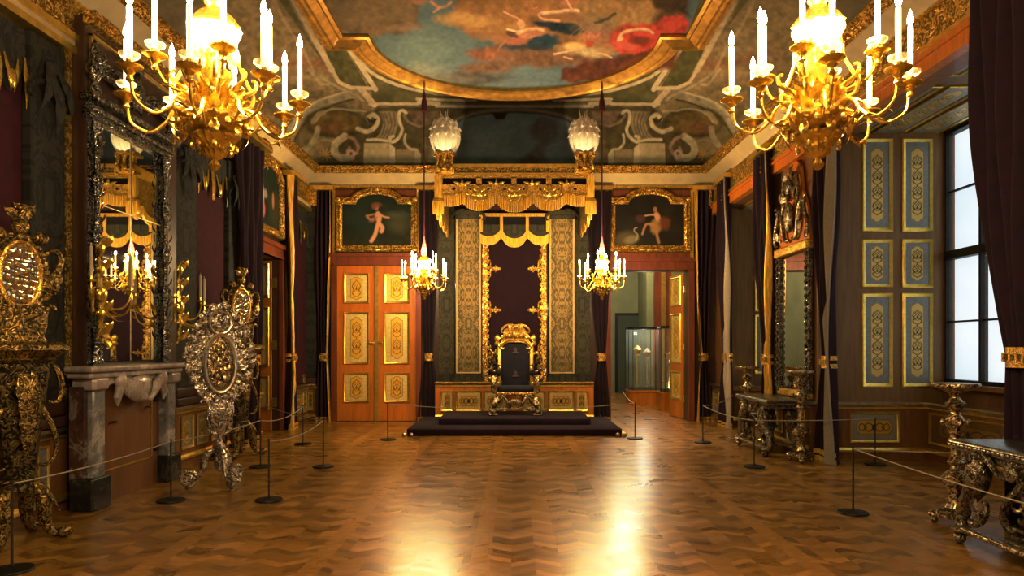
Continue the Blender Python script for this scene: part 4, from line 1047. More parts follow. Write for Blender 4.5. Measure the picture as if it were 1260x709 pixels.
for c in (-.66,0,.66):
    for s in (-1,1):
        em.curl((c+s*.03,CY-.05,.34),(c+s*.20,CY-.05,.53),Y,[.008,.015,.008],'S',flip=s); em.leaf((c+s*.03,CY-.05,.40),(c+s*.17,CY-.06,.44),.035,-Y,.15); em.leaf((c+s*.03,CY-.05,.48),(c+s*.14,CY-.06,.56),.03,-Y,.15); em.leaf((c+s*.02,CY-.05,.36),(c+s*.11,CY-.06,.30),.03,-Y,.15)
    em.ell((c,CY-.05,.45),.045,.02,.07); em.lathe([(.0,0),(.03,.02),(.012,.06),(.0,.1)],(c,CY-.04,.54),8)
for c in (-.98,-.34,.33,.98):
    em.lathe([(.03,0),(.045,.03),(.015,.09),(.0,.14)],(c,CY-.04,.60),8)
    for s in (-1,1): em.leaf((c+s*.03,CY-.04,.62),(c+s*.17,CY-.05,.66),.03,-Y,.1)
    for s in (-1,1): em.curl((c+s*.04,CY-.045,.60),(c+s*.13,CY-.045,.44),Y,[.01,.016,.01],'S',flip=-s,n=20)
obj('embroidery',em,M['gold_leaf'],t)
hl=MB()
for c in (-.98,-.34,.33,.98):
    for s in (-1,1): hl.ell((c+s*.16,CY-.033,.53),.032,.006,.022,10,6)
obj('opening_shade',hl,M['dark'],t)  # solid dark ovals laid on the valance, colour standing in for shaded holes
for s in (-1,1):
    # side valances run back to the wall, dropping lower
    so=lobes(CY,0,[(CY+.02,.20,-.0),(CY+.62,.32,-.04),(CY+1.24,.32,-.04),(CY+1.86,.28,-.04)],.6,.12,60)
    sv=MB().prism([(0,.79),(CY,.79)]+so,(s*1.44,0,0),Y,Z,X,-.03*s); obj('side_valance',sv,M['gold_fine'],t,ang=20)
    sf=MB()
    for i in range(0,60): x0,z0=so[i]; sf.tube([(s*1.452,x0,z0+.16),(s*1.452,x0,z0-.03)],.016,5)
    obj('side_fringe',sf,M['gold_thread'],t)
    # corner tassels
    ts=MB()
    ts.rbox(s*1.43-.10,s*1.43+.10,CY-.07,CY+.08,.08,.36,.03); ts.box(s*1.43-.07,s*1.43+.07,CY-.06,CY+.04,.36,.78)
    for k in range(8): 
        x=s*1.43-.09+k*.0257; ts.tube([(x,CY-.075,.30),(x,CY-.075,.05)],.013,5)
    obj('corner_tassel',ts,M['gold_thread'],t)
    # plume holders and ostrich feathers
    ph=MB(); px=s*1.31
    for a in range(4):
        pass
    ph.box(px-.15,px+.15,CY-.10,CY+.20,.84,.90); ph.box(px-.19,px+.19,CY-.12,CY+.22,1.16,1.21)
    for dx in (-.13,.0,.13):
        ph.lathe([(.05,0),(.055,.04),(.03,.08),(.035,.16),(.05,.24),(.05,.27)],(px+dx,CY-.06 if dx else CY-.09,.90),10,wob=.05,nw=5)
    for s2 in (-1,1): ph.curl((px+s2*.12,CY-.09,.80),(px+s2*.19,CY-.09,1.12),Y,[.015,.03,.015],'S',flip=s2,n=20)
    ph.box(px-.12,px+.12,CY-.02,CY+.12,.90,1.16)
    obj('plume_holder',ph,M['gold'],t)
    fe=MB()
    rnd=random.Random(5)
    def plume(c,lean,hh,rad,tipdir):
        base=V3(c[0],c[1],c[2]); 
        pts=[base+V3(lean[0]*.3*u,lean[1]*.3*u,hh*u) for u in (0,.35,.7,.92)]
        e=V3(lean[0],lean[1],0); pts+= [pts[-1]+e*.10+Z*.03, pts[-1]+e*.18-Z*.03, pts[-1]+e*.21-Z*.13]
        cp=[]
        for k in range(len(pts)-1):
            for j in range(4): cp.append(pts[k].lerp(pts[k+1],j/4))
        cp.append(pts[-1]); fe.tube(cp,[rad*.5,rad*.9,rad,rad*1.05,rad*1.1,rad,rad*.7,rad*.15],8)
    for k in range(11):
        a=2*pi*k/11; c_=V3(px,CY+.05,1.19); d=V3(cos(a),sin(a),0)
        fe.tube([c_+d*r+Z*z for r,z in catmull([(.06,0),(.15,.10),(.20,.24),(.205,.38),(.16,.50),(.15,.54),(.19,.56),(.24,.52)],4)],[.03,.07,.085,.085,.08,.07,.06,.01],8)
    for k in range(5):
        a=2*pi*k/5+.3; c_=V3(px,CY+.05,1.25); d=V3(cos(a),sin(a),0)
        fe.tube([c_+d*r+Z*z for r,z in catmull([(.03,0),(.08,.2),(.08,.42),(.05,.54),(.10,.60),(.15,.57)],4)],[.05,.08,.08,.07,.05,.01],8)
    for tier,(r0,z0) in enumerate(((.15,1.30),(.20,1.42),(.20,1.55),(.15,1.66))):
        for k in range(11):
            a=2*pi*(k+.5*(tier%2))/11; d=V3(cos(a),sin(a),0); c_=V3(px,CY+.05,z0)
            fe.tube([c_+d*r0,c_+d*(r0+.035)+Z*.10,c_+d*(r0+.075)+Z*.13,c_+d*(r0+.105)+Z*.09],[.03,.045,.035,.006],6)
    for k in range(9):
        a=2*pi*k/9; d=V3(cos(a),sin(a),0); c_=V3(px,CY+.05,1.75)
        fe.tube([c_+d*.03,c_+d*.05+Z*.10,c_+d*(.07+.03*(k%2))+Z*(.17+.06*(k%3))],[.03,.016,.004],5)
    obj('feather_plume',fe,M['feather'],t)

# dais
t=thing('throne_dais','low two step platform carpeted in dark plum under the throne','dais',(0,13.62,0))
obj('lower_step',MB().rbox(-1.95,1.95,-1.12,1.14,0,.13,.02),M['carpet'],t)
obj('upper_step',MB().rbox(-1.45,1.45,-.46,1.14,.12,.25,.02),M['carpet'],t)
for s in (-1,1):
    g=MB().box(s*1.985-.045,s*1.985+.045,-1.15,1.10,.0,.05); obj('gilt_edge_strip',g,M['gold_smooth'],t)
for s in (-1,1):
    g=MB(); 
    for x,y in ((s*1.99,-1.17),(s*1.86,-1.18)): g.ell((x,y,.035),.04,.04,.035,10,6)
    obj('ball_foot',g,M['silver_smooth'],t)

# throne
def make_throne():
    t=thing('throne','gilt and silver throne with dark velvet back and crowned crest','throne',(.02,14.10,.25))
    for s in (-1,1):
        l=MB(); l.curl((s*.38,-.33,.40),(s*.46,-.40,.05),Y+X*.3,[.02,.045,.05,.03,.035],'S',flip=s,n=30,ns=9); l.ell((s*.40,-.34,.30),.07,.06,.09,10,7)
        l.rbox(s*.44-.09,s*.44+.09,-.47,-.33,.0,.05,.02); l.leaf((s*.40,-.40,.36),(s*.44,-.42,.14),.05,-Y,.25); l.ell((s*.45,-.42,.08),.06,.05,.05)
        obj('leg',l,M['silver_gilt'],t)
    for s in (-1,1):
        l=MB().curl((s*.32,.25,.42),(s*.38,.33,.03),Y+X*.3,[.02,.04,.03],'S',flip=s,n=24,ns=8); l.ell((s*.38,.33,.03),.05,.05,.03); obj('leg',l,M['old_gold'],t)
    sr=MB().rbox(-.40,.40,-.38,.28,.39,.47,.02)
    for k in range(13): sr.ell((-.36+.06*k,-.39,.43),.026,.02,.035,8,6)
    obj('seat_rail',sr,M['gold'],t)
    obj('seat',MB().rbox(-.37,.37,-.35,.24,.46,.58,.05),M['sheen_navy'],t,ang=60)
    ap=MB()
    for s in (-1,1):
        ap.curl((s*.03,-.38,.22),(s*.33,-.38,.36),Y,[.012,.03,.03,.015],'S',flip=s,n=30); ap.curl((s*.05,-.38,.36),(s*.30,-.38,.20),Y,[.012,.024,.02,.012],'C',flip=s,n=30)
        ap.curl((s*.08,-.37,.12),(s*.36,-.37,.16),Y,[.012,.024,.012],'S',flip=-s,n=26)
        ap.leaf((0,-.39,.30),(s*.16,-.40,.25),.05,-Y,.2)
    ap.ell((0,-.40,.27),.07,.035,.07); ap.box(-.36,.36,-.36,-.33,.13,.17)
    obj('apron',ap,M['silver_gilt'],t)
    # back
    arch=[(-.27,.55)]+[(.27*-cos(a),1.36+.12*sin(a)) for a in np.linspace(0,pi,15)]+[(.27,.55)]
    obj('back_cushion',MB().prism(arch[::-1],(0,.12,0),X,Z,Y,.08),M['sheen_navy'],t)
    fb=MB()
    for s in (-1,1):
        fb.rbox(s*.33-.045,s*.33+.045,.12,.22,.45,1.42,.02); fb.curl((s*.33,.12,1.50),(s*.24,.12,1.36),Y,[.015,.03,.02],'C',flip=s,n=20)
        fb.lathe([(.05,1.40),(.065,1.44),(.04,1.48),(.06,1.53),(.055,1.58),(.02,1.62),(.0,1.63)],(s*.37,.16,0),12)
        fb.curl((s*.33,.12,.62),(s*.38,.12,.95),Y,[.012,.022,.014],'S',flip=s,n=20)
    fb.sweep([(.27*-cos(a),1.36+.12*sin(a)) for a in np.linspace(0,pi,15)],[(-.01,0),(-.01,.04),(.04,.06),(.08,.03),(.08,-.02)],(0,.14,0),X,Z,-Y,closed=False)
    obj('back_frame',fb,M['gold_smooth'],t)
    cr=MB()
    pl=[(.29*-cos(a)*(1+.06*cos(9*a)),1.47+.37*sin(a)*(1+.05*sin(11*a))) for a in np.linspace(0,pi,40)]
    cr.prism(pl[::-1],(0,.13,0),X,Z,Y,.05)
    for s in (-1,1):
        for k,(a,b_,r_) in enumerate([((.05,1.78),(.25,1.66),.03),((.06,1.66),(.27,1.54),.028),((.04,1.60),(.20,1.50),.024),((.22,1.62),(.34,1.48),.024)]):
            cr.curl((s*a[0],.10,a[1]),(s*b_[0],.10,b_[1]),Y,[.012,r_,.012],'S' if k%2 else 'C',flip=s,n=26)
        cr.ell((s*.12,.09,1.60),.045,.035,.05); cr.leaf((s*.02,.1,1.70),(s*.16,.08,1.82),.05,-Y,.2)
    cr.ell((0,.09,1.62),.075,.05,.085); cr.ell((0,.09,1.78),.06,.04,.05); cr.box(-.28,.28,.09,.15,1.46,1.52)
    obj('crest',cr,M['gold_fine'],t)
    # faint silver crown and crest worked on the velvet
    e=MB()
    for zc,sc in ((1.28,1.),(.80,1.)):
        e.prism([(-.08,zc-.05),(.08,zc-.05),(.06,zc-.02),(.03,zc-.01),(.04,zc+.05),(.0,zc+.08),(-.04,zc+.05),(-.03,zc-.01),(-.06,zc-.02)],(0,.105,0),X,Z,Y,.012)
    obj('embroidered_emblem',e,simple('dull_silver_thread',(.12,.07,.075),.6,.2,.1,20),t)
    for s in (-1,1):
        a=MB(); a.tube([V3(s*.34,.14,.98),V3(s*.40,.02,1.00),V3(s*.46,-.14,.98),V3(s*.50,-.30,.90)],[.03,.035,.04,.03],9)
        a.curl((s*.50,-.28,.90),(s*.56,-.36,.80),Y,[.02,.035,.03,.015],'C',flip=s,n=24,ns=8)
        a.curl((s*.45,-.30,.88),(s*.38,-.30,.47),Y,[.02,.035,.04,.02],'S',flip=s,n=30,ns=8); a.ell((s*.50,-.30,.72),.06,.05,.06); a.leaf((s*.44,-.34,.80),(s*.40,-.36,.52),.05,-Y,.2)
        obj('arm',a,M['silver_gilt'],t)
        p=MB().ell((s*.42,-.05,1.02),.05,.16,.035,12,8); p.ell((s*.36,-.28,.84),.08,.06,.07,10,7); obj('arm_pad',p,M['dark'],t)
        b=MB().curl((s*.50,-.05,1.05),(s*.54,-.10,1.30),Y,[.012,.02,.012],'S',flip=s,n=24); b.leaf((s*.42,-.05,1.05),(s*.55,-.05,1.27),.06,-Y,.15); obj('arm_ornament',b,M['old_gold'],t)
    return t
make_throne()
# ------------------------------------------------------------------ left wall: pilasters, velvet panels
def lambrequin_swag(mb,x0,x1,z,n,drop,y):
    for i in range(n):
        a=x0+(x1-x0)*i/n; b=x0+(x1-x0)*(i+1)/n; c=(a+b)/2; w_=(b-a)/2
        mb.prism([(c-w_,z),(c-w_,z-drop*.35),(c-w_*.6,z-drop*.8),(c,z-drop),(c+w_*.6,z-drop*.8),(c+w_,z-drop*.35),(c+w_,z)],(0,y,0),X,Z,Y,.03)
def pilaster(label,yc,w_,z1=4.55,capm='gold',swag=True):
    t=thing('wall_pilaster',label,'pilaster',(XL+.005,yc,.83),LW)
    obj('shaft',MB().rbox(-w_/2,w_/2,-.10,0,.22,z1-.83-.02,.012),M['grey_cloth'],t)
    b=MB().rbox(-w_/2-.03,w_/2+.03,-.15,0,0,.10,.015); b.rbox(-w_/2-.015,w_/2+.015,-.125,0,.10,.24,.03); obj('base',b,M['wood_dark'],t)
    c=MB(); h=z1-.83
    for s in (-1,1):
        c.curl((s*w_*.1,-.12,h-.30),(s*(w_/2+.01),-.12,h-.62),Y,[.015,.03,.02],'S',flip=s); c.leaf((s*w_*.15,-.12,h-.25),(s*w_*.45,-.14,h-.75),.07,-Y,.15)
    c.leaf((0,-.12,h-.3),(0,-.14,h-.95),.09,-Y,.12); c.ell((0,-.13,h-.28),.09,.04,.07)
    obj('carved_drop',c,M['grey_cloth'],t)
    return t
pilaster('broad dark grey cloth pilaster behind the oval mirror cabinet',6.60,.48,4.55)
pilaster('dark grey pilaster just right of the silver framed tall mirror',9.36,.62,4.55)
pilaster('dark grey pilaster behind the top of the silver screen, beside the dark curtain',10.93,.34,4.55)
t=thing('wall_pilaster','dark grey cloth pilaster in the far left corner','pilaster',(bx(384),YB-.01,.83))
obj('shaft',MB().rbox(-.13,.12,-.10,0,.12,3.85,.012),M['grey_cloth'],t); obj('base',MB().rbox(-.14,.13,-.14,0,0,.12,.015),M['wood_dark'],t)
def velvet(label,y0,y1,z1=4.5,swags=2,gold=True,corner=True):
    t=thing('velvet_wall_panel',label,'wall hanging',(XL+.005,(y0+y1)/2,.83),LW); h=(y1-y0)/2
    obj('velvet',MB().box(-h,h,-.03,0,.02,z1-.83),M['burgundy'],t)
    s=MB(); lambrequin_swag(s,-h,h,z1-.83,swags,.62,-.065); obj('lambrequin',s,M['grey_cloth'],t)
    g=MB()
    for i in range(swags):
        c=-h+2*h*(i+.5)/swags; ww=h/swags
        for sg in (-1,1): g.leaf((c+sg*ww*.9,-.07,z1-.83-.25),(c+sg*ww*.9,-.08,z1-.83-.72),.045,-Y,.04); g.leaf((c+sg*ww*.45,-.07,z1-.83-.30),(c+sg*ww*.1,-.08,z1-.83-.62),.03,-Y,.04)
        g.ell((c,-.08,z1-.83-.5),.05,.03,.09)
    obj('gold_tassel_trim',g,M['gold_leaf'],t)
    if corner: obj('corner_mount',MB().box(-h+.0,-h+.16,-.05,-.03,.02,.2).box(h-.16,h,-.05,-.03,.02,.2),M['gold'],t)
    return t
velvet('burgundy velvet wall panel at the far left edge, behind the oval mirror cabinet',5.2,6.33,swags=3)
velvet('burgundy velvet wall panel between the sconce and the silver screen',9.73,10.74,swags=2)
velvet('narrow burgundy velvet panel in the far left corner past the side doorway',13.95,14.9,swags=2)

# chimney breast
BRX=XL+.22
st_=MB().box(XL,BRX,6.95,8.85,0,4.95); struct('wall_chimney_breast',st_,M['wood_dark'])
g=MB().box(XL,XL+.10,6.86,6.945,.83,4.62); struct('trim_23',g,M['gold'])
g=MB(); 
g.box(BRX,BRX+.03,7.03,7.055,4.02,4.80); g.box(BRX,BRX+.03,8.70,8.725,4.02,4.80); g.box(BRX,BRX+.03,7.03,8.72,4.78,4.805)
struct('trim_24',g,M['gold_smooth'])
struct('trim_25',MB().box(BRX,BRX+.10,6.93,8.87,4.86,4.98).box(BRX+.02,BRX+.14,6.91,8.89,4.93,4.98),M['gold'])

# fireplace: local x along the wall (world Y), -y to the room
t=thing('fireplace','grey veined marble fireplace with a scalloped drape carved under its mantel','fireplace',(BRX,7.60,0),LW)
for s in (-1,1):
    obj('pillar',MB().rbox(s*.72-.10,s*.72+.10,-.20,-.02,.30,1.22,.015),M['marble'],t)
    obj('outer_slip',MB().box(s*.85-.035,s*.85+.035,-.14,0,.30,1.22),M['marble_red'],t)
    obj('plinth_block',MB().rbox(s*.74-.16,s*.74+.16,-.24,0,0,.32,.02),M['marble_dark'],t)
m_=MB().rbox(-.99,.93,-.30,0,1.36,1.42,.02); m_.rbox(-.95,.89,-.26,0,1.30,1.36,.02)
for s in (-1,1): m_.rbox(s*.75-.13,s*.75+.13,-.25,0,1.18,1.31,.03)
obj('mantel_shelf',m_,M['marble_light'],t)
m_=MB().prism([(-.70,1.31),(-.70,1.18)]+[(.70*-cos(a),1.16+.10*sin(a)) for a in np.linspace(.1,pi-.1,13)]+[(.70,1.18),(.70,1.31)],(0,-.20,0),X,Z,Y,.18)
obj('lintel',m_,M['marble_light'],t)
m_=MB()
for k in range(7):
    r=.40-.045*k; z=1.29-.01*k; m_.tube([(r*-cos(a),-.24-.012*k,z-(.26-.012*k)*sin(a)) for a in np.linspace(0,pi,17)],.028,7)
m_.ell((0,-.22,1.16),.26,.07,.15,14,10)
for s in (-1,1): m_.ell((s*.42,-.24,1.25),.07,.06,.10); m_.tube([(s*.42,-.24,1.22),(s*.48,-.24,1.08),(s*.46,-.23,1.0)],[.05,.04,.01],8)
obj('carved_drape',m_,M['marble_light'],t)
b=MB().box(-.63,.63,-.10,-.02,.0,1.26); obj('fire_board',b,M['board'],t)
g=MB().box(.44,.455,-.108,-.10,.32,1.04).box(-.66,.455,-.108,-.10,.32,.335); obj('gilt_line',g,M['gold_smooth'],t)
k=MB(); 
for x,z in ((-.35,.82),(.34,.92)): k.tube([(x,-.10,z),(x,-.14,z)],.012,7); k.ell((x,-.15,z),.025,.02,.018); k.box(x-.05,x+.05,-.107,-.10,z-.02,z+.01)
obj('door_knob',k,M['old_gold'],t)
k=MB()
for z in (.42,1.0): k.box(.50,.58,-.12,-.10,z-.03,z+.03)
obj('iron_hinge',k,M['black'],t)

# tall mirror over the mantel, with cut glass frame and crest
t=thing('overmantel_mirror','tall mirror in a glittering cut glass and silver frame above the fireplace','mirror',(BRX,7.74,1.42),LW)
obj('mirror_glass',MB().box(-.62,.62,-.03,-.01,.04,2.52),M['mirror'],t)
obj('seam',MB().box(-.004,.004,-.034,-.03,.04,2.52).box(-.66,.66,-.034,-.03,1.66,1.67),M['silver_smooth'],t)
for s in (-1,1):
    c=MB().lathe([(.0,0),(.075,0),(.08,.04),(.06,.08),(.07,.14),(.045,.20),(.06,.30),(.075,.36),(.04,.42),(.03,.60),(.05,.72),(.08,.80),(.06,.88),(.03,.96),(.04,1.2),(.07,1.32),(.04,1.42),(.03,1.7),(.06,1.8),(.08,1.88),(.04,1.96),(.035,2.25),(.07,2.4),(.09,2.5),(.0,2.54)],(s*.69,-.07,0),12,sx=.72,sy=.72,wob=.10,nw=6)
    for k in range(18):
        z=.15+k*.13; c.leaf((s*.69,-.10,z),(s*.69+(-1)**k*.03,-.12,z+.12),.024,-Y,.2)
    c.box(s*.69-.05,s*.69+.05,-.035,-.0,0,2.56)
    obj('frame_column',c,M['crystal'],t)
tp=MB().rbox(-.84,.84,-.13,0,2.56,2.62,.02); tp.rbox(-.88,.88,-.17,0,2.66,2.74,.02); tp.box(-.82,.82,-.09,0,2.50,2.56); tp.box(-.80,.80,-.06,0,2.62,2.66)
obj('frame_cornice',tp,M['crystal'],t)
cr=MB()
for s in (-1,1):
    cr.curl((s*.05,-.10,3.15),(s*.72,-.10,2.80),Y,[.03,.05,.04,.02],'S',flip=s,n=34,ns=8); cr.curl((s*.10,-.10,2.82),(s*.45,-.10,3.0),Y,[.02,.04,.02],'C',flip=s,n=24,ns=7)
    cr.lathe([(.05,0),(.06,.06),(.03,.12),(.07,.22),(.08,.30),(.04,.38),(.05,.44),(.02,.52),(.0,.56)],(s*.76,-.09,2.74),12,wob=.1,nw=6)
    for k in range(5): cr.leaf((s*.76,-.1,2.95),(s*.76+.16*cos(k*1.2),-.14,3.1+.14*sin(k*1.2)),.05,-Y,.2)
    cr.leaf((s*.2,-.1,2.95),(s*.55,-.12,3.08),.08,-Y,.2)
cr.ell((0,-.10,3.02),.14,.06,.20,14,10); cr.ell((0,-.12,3.27),.08,.05,.07)
obj('crest',cr,M['crystal'],t)

def sconce(label,loc,rz,off=()):
    t=thing('wall_sconce',label,'sconce',loc,rz,'gilt branch sconces beside the tall mirror')
    b=MB()
    for k in range(9):
        z=-.42+.11*k; s=(-1)**k; b.leaf((0,-.03,z),(s*.10,-.12,z+.16),.05,-Y,.25); b.curl((s*.01,-.05,z),(s*.09,-.08,z+.10),Y,[.01,.018,.01],'C',flip=s,n=16)
    b.tube([(0,-.04,-.45),(.02,-.07,-.2),(-.02,-.07,.1),(.01,-.05,.40)],[.01,.03,.03,.01],8); b.ell((0,-.08,0),.07,.05,.09)
    obj('backplate',b,M['gold_leaf'],t)
    arm=MB().tube([V3(p[0],p[1],p[2]) for p in [(0,-.08,-.05),(.0,-.16,-.16),(.0,-.28,-.18),(.0,-.38,-.10),(.0,-.40,.0)]],[.016,.014,.012,.012],8)
    arm=MB().tube([V3(0,-x_,z_) for x_,z_ in catmull([(.05,.0),(.10,-.13),(.20,-.20),(.32,-.17),(.38,-.06),(.38,.03)])],[.014,.011,.009],7)
    arm.leaf((0,-.16,-.19),(0,-.30,-.24),.03,-Z,.2); arm.leaf((0,-.33,-.15),(0,-.42,-.02),.03,-Y,.2); arm.curl((0,-.20,-.20),(0,-.12,-.06),X,[.006,.012,.006],'C',n=16)
    arm.lathe([(.01,0),(.045,.01),(.05,.025),(.02,.03),(.018,.06),(.0,.06)],(0,-.38,.03),12)
    am=arm.mesh('arm'); am.materials.append(M['gold_leaf'])
    cd=MB().lathe([(0,0),(.016,0),(.015,.28),(.004,.30),(.003,.32)],n=10).mesh('candle'); cd.materials.append(M['wax_unlit'])
    for a in (-62,0,62):
        o=obj('arm',am,None,t,(0,0,(.06 if a else -.02)),(0,0,radians(a)))
        obj('candle',cd,None,o,(0,-.38,.09))
    return t
sconce('gilt branch sconce with pale candles on the near side of the tall mirror',(BRX+.08,6.98,2.14),LW)
sconce('gilt branch sconce with pale candles on the far side of the tall mirror',(BRX+.08,8.62,2.10),LW)

# ------------------------------------------------------------------ gilt oval mirror cabinet on tapering pedestal
def cabinet():
    t=thing('mirror_cabinet','x','cabinet')
    p=MB()
    def sq(w_,d,z,c=.25): 
        return [(w_*cx,d*cy,z) for cx,cy in ((-1+c,-1),(1-c,-1),(1,-1+c),(1,1-c),(1-c,1),(-1+c,1),(-1,1-c),(-1,-1+c))]
    p.loft([sq(.13,.12,.42),sq(.10,.10,.52),sq(.12,.11,.60),sq(.15,.13,.95),sq(.20,.15,1.35),sq(.21,.16,1.50)])
    obj('pedestal',p,M['ebony'],t)
    g=MB()
    for z,w_ in ((.50,.125),(1.50,.225)): g.loft([sq(w_,w_*.8,z-.02),sq(w_+.02,w_*.8+.02,z),sq(w_,w_*.8,z+.02)])
    for s in (-1,1):
        g.curl((s*.20,-.10,1.46),(s*.13,-.10,.62),Y,[.015,.025,.015],'S',k1=7,flip=s,n=34); g.curl((s*.22,.0,1.45),(s*.26,0,1.15),Y,[.015,.03,.015],'C',flip=s,n=20)
        g.leaf((s*.05,-.17,1.40),(s*.03,-.16,.95),.06,-Y,.1)
    g.ell((0,-.15,1.28),.08,.05,.12,12,9); g.leaf((0,-.15,1.15),(0,-.13,.70),.07,-Y,.1)
    obj('gilt_mount',g,M['old_gold'],t)
    sh=MB().loft([sq(.22,.17,1.50),sq(.30,.22,1.56),sq(.33,.25,1.58),sq(.33,.25,1.62),sq(.28,.2,1.65)]); obj('shelf',sh,M['old_gold'],t)
    for k in range(4):
        a=pi/4+k*pi/2; d=V3(cos(a),sin(a)*.9,0); l=MB()
        l.curl(d*.08+Z*.46,d*.36+Z*.06,d.cross(Z),[.03,.06,.06,.04,.03],'S',k1=7,n=32,ns=9); l.ell(d*.37+Z*.05,.06,.05,.05); l.leaf(d*.12+Z*.46,d*.34+Z*.18,.07,Z,.25)
        obj('foot',l,M['old_gold'],t)
    u=MB().loft([sq(.20,.15,1.64),sq(.14,.12,1.74),sq(.17,.12,1.86),sq(.22,.11,1.95)])
    for s in (-1,1):
        u.curl((s*.06,-.10,1.68),(s*.26,-.08,1.92),Y,[.02,.04,.02],'S',flip=s,n=26); u.curl((s*.20,-.05,1.90),(s*.24,-.05,2.42),Y,[.02,.035,.02],'S',flip=-s,n=30); u.leaf((s*.20,-.06,2.0),(s*.31,-.06,2.30),.06,-Y,.15)
        u.curl((s*.22,-.05,2.42),(s*.05,-.05,2.64),Y,[.02,.04,.02],'C',flip=s,n=26); u.ell((s*.16,-.07,2.52),.06,.04,.06)
    u.prism([(.24*cos(a),2.20+.36*sin(a)) for a in np.linspace(0,2*pi,29)[:-1]],(0,-.05,0),X,Z,Y,.12)
    u.ell((0,-.07,2.60),.07,.05,.07); u.tube([(0,-.05,2.62),(.05,-.05,2.70),(.03,-.05,2.76),(-.05,-.05,2.77)],[.05,.04,.04,.02],8); u.leaf((0,-.05,2.66),(.12,-.05,2.80),.05,-Y,.2); u.leaf((0,-.05,2.66),(-.12,-.05,2.74),.05,-Y,.2)
    obj('carved_surround',u,M['old_gold'],t)
    obj('oval_frame',MB().tube([(.155*cos(a),-.07,2.20+.27*sin(a)) for a in np.linspace(0,2*pi,33)[:-1]],.022,7,closed=True),M['gold_fine'],t)
    obj('oval_glass',MB().prism([(.15*cos(a),2.20+.26*sin(a)) for a in np.linspace(0,2*pi,33)[:-1]],(0,-.075,0),X,Z,Y,.02),M['oval'],t)
    return t
m,tt,N,L,B=nt('faceted_mirror'); v=N.new('ShaderNodeTexVoronoi'); v.inputs['Scale'].default_value=16; L.new(objco(tt),v.inputs['Vector'])
B.inputs['Metallic'].default_value=1; B.inputs['Roughness'].default_value=.12; B.inputs['Base Color'].default_value=(.75,.68,.45,1); bump(tt,B,v.outputs['Distance'],.9,.03); M['oval']=m
cb=cabinet(); cb.location=(-4.13,5.72,0); cb.rotation_euler=(0,0,radians(62)); cb['label']='ornate gilt cabinet with oval mirror on a tapering pedestal at the left edge'; cb['group']='oval mirror cabinets on pedestals'
dup(cb,(-4.10,10.25,0),radians(62),'dark gilt mirror cabinet half hidden behind the silver screen')

# ------------------------------------------------------------------ silver standing screen
t=thing('silver_screen','tall openwork silver screen with oval medallions on a scrolled tripod foot','standing screen',(-3.40,7.95,0),radians(38))
b=MB()
def blob(pts_): return pts_
import math as _m
N_=72; rim=[]
for i in range(N_):
    a=2*pi*i/N_; z=sin(a); x=cos(a)
    zz=1.50+.57*z; wd=.34*(1-.28*max(z,0)**2-.55*max(-z,0)**3)
    rim.append((wd*x*(1+.06*cos(14*a)),zz+.02*sin(14*a)))
b.prism(rim,(0,-.02,0),X,Z,Y,.05)
for i in range(22):
    a=2*pi*i/22; j=int(i*N_/22); x,z=rim[j]; s=1 if x>=0 else -1
    x2,z2=rim[(j+4)%N_]; c=V3(0,0,1.5); p0=V3(x*.72,-.05,1.5+(z-1.5)*.80); p1=V3(x*1.04,-.05,1.5+(z-1.5)*1.03)
    b.curl(p0,p1,Y,[.012,.03,.015],'C' if i%2 else 'S',flip=s,n=20); b.ell(p1,.035,.025,.035,7,5)
    b.leaf(V3(x*.95,-.04,1.5+(z-1.5)*.95),V3(x2*1.1,-.06,1.5+(z2-1.5)*1.08),.045,-Y,.25)
    b.ell(V3(x*.84,-.05,1.5+(z-1.5)*.88),.04,.025,.04,7,5)
obj('carved_plate',b,M['silver'],t)
b=MB().tube([(.17*cos(a),-.06,1.42+.33*sin(a)) for a in np.linspace(0,2*pi,41)[:-1]],.026,8,closed=True); b.tube([(.12*cos(a),-.06,1.89+.13*sin(a)) for a in np.linspace(0,2*pi,29)[:-1]],.018,8,closed=True)
obj('oval_frame',b,M['silver_smooth'],t)
b=MB().ell((0,-.04,1.42),.155,.045,.315,22,14); 
for k in range(16):
    a=k*2.4; r=.9*sqrt(k/16); b.ell((.13*r*cos(a),-.085,1.42+.26*r*sin(a)),.035,.025,.05,8,6)
obj('relief_medallion',b,M['silver_gilt'],t)
b=MB().ell((0,-.04,1.89),.11,.045,.12,18,10); b.ell((0,-.08,1.92),.04,.03,.05); b.ell((-.02,-.08,1.84),.06,.03,.03); obj('upper_medallion',b,M['silver'],t)
b=MB().lathe([(.0,.18),(.05,.20),(.06,.26),(.03,.32),(.045,.40),(.07,.46),(.04,.52),(.03,.58),(.06,.64),(.09,.72),(.05,.80)],n=14,wob=.06,nw=7)
for s in (-1,1): b.curl((s*.03,-.03,.62),(s*.20,-.03,.98),Y,[.02,.035,.02],'S',flip=s,n=26); b.leaf((s*.02,-.04,.70),(s*.14,-.06,.98),.06,-Y,.2); b.ell((s*.10,-.04,.86),.05,.04,.06)
b.ell((0,-.05,.90),.08,.05,.10)
obj('stem',b,M['silver'],t)
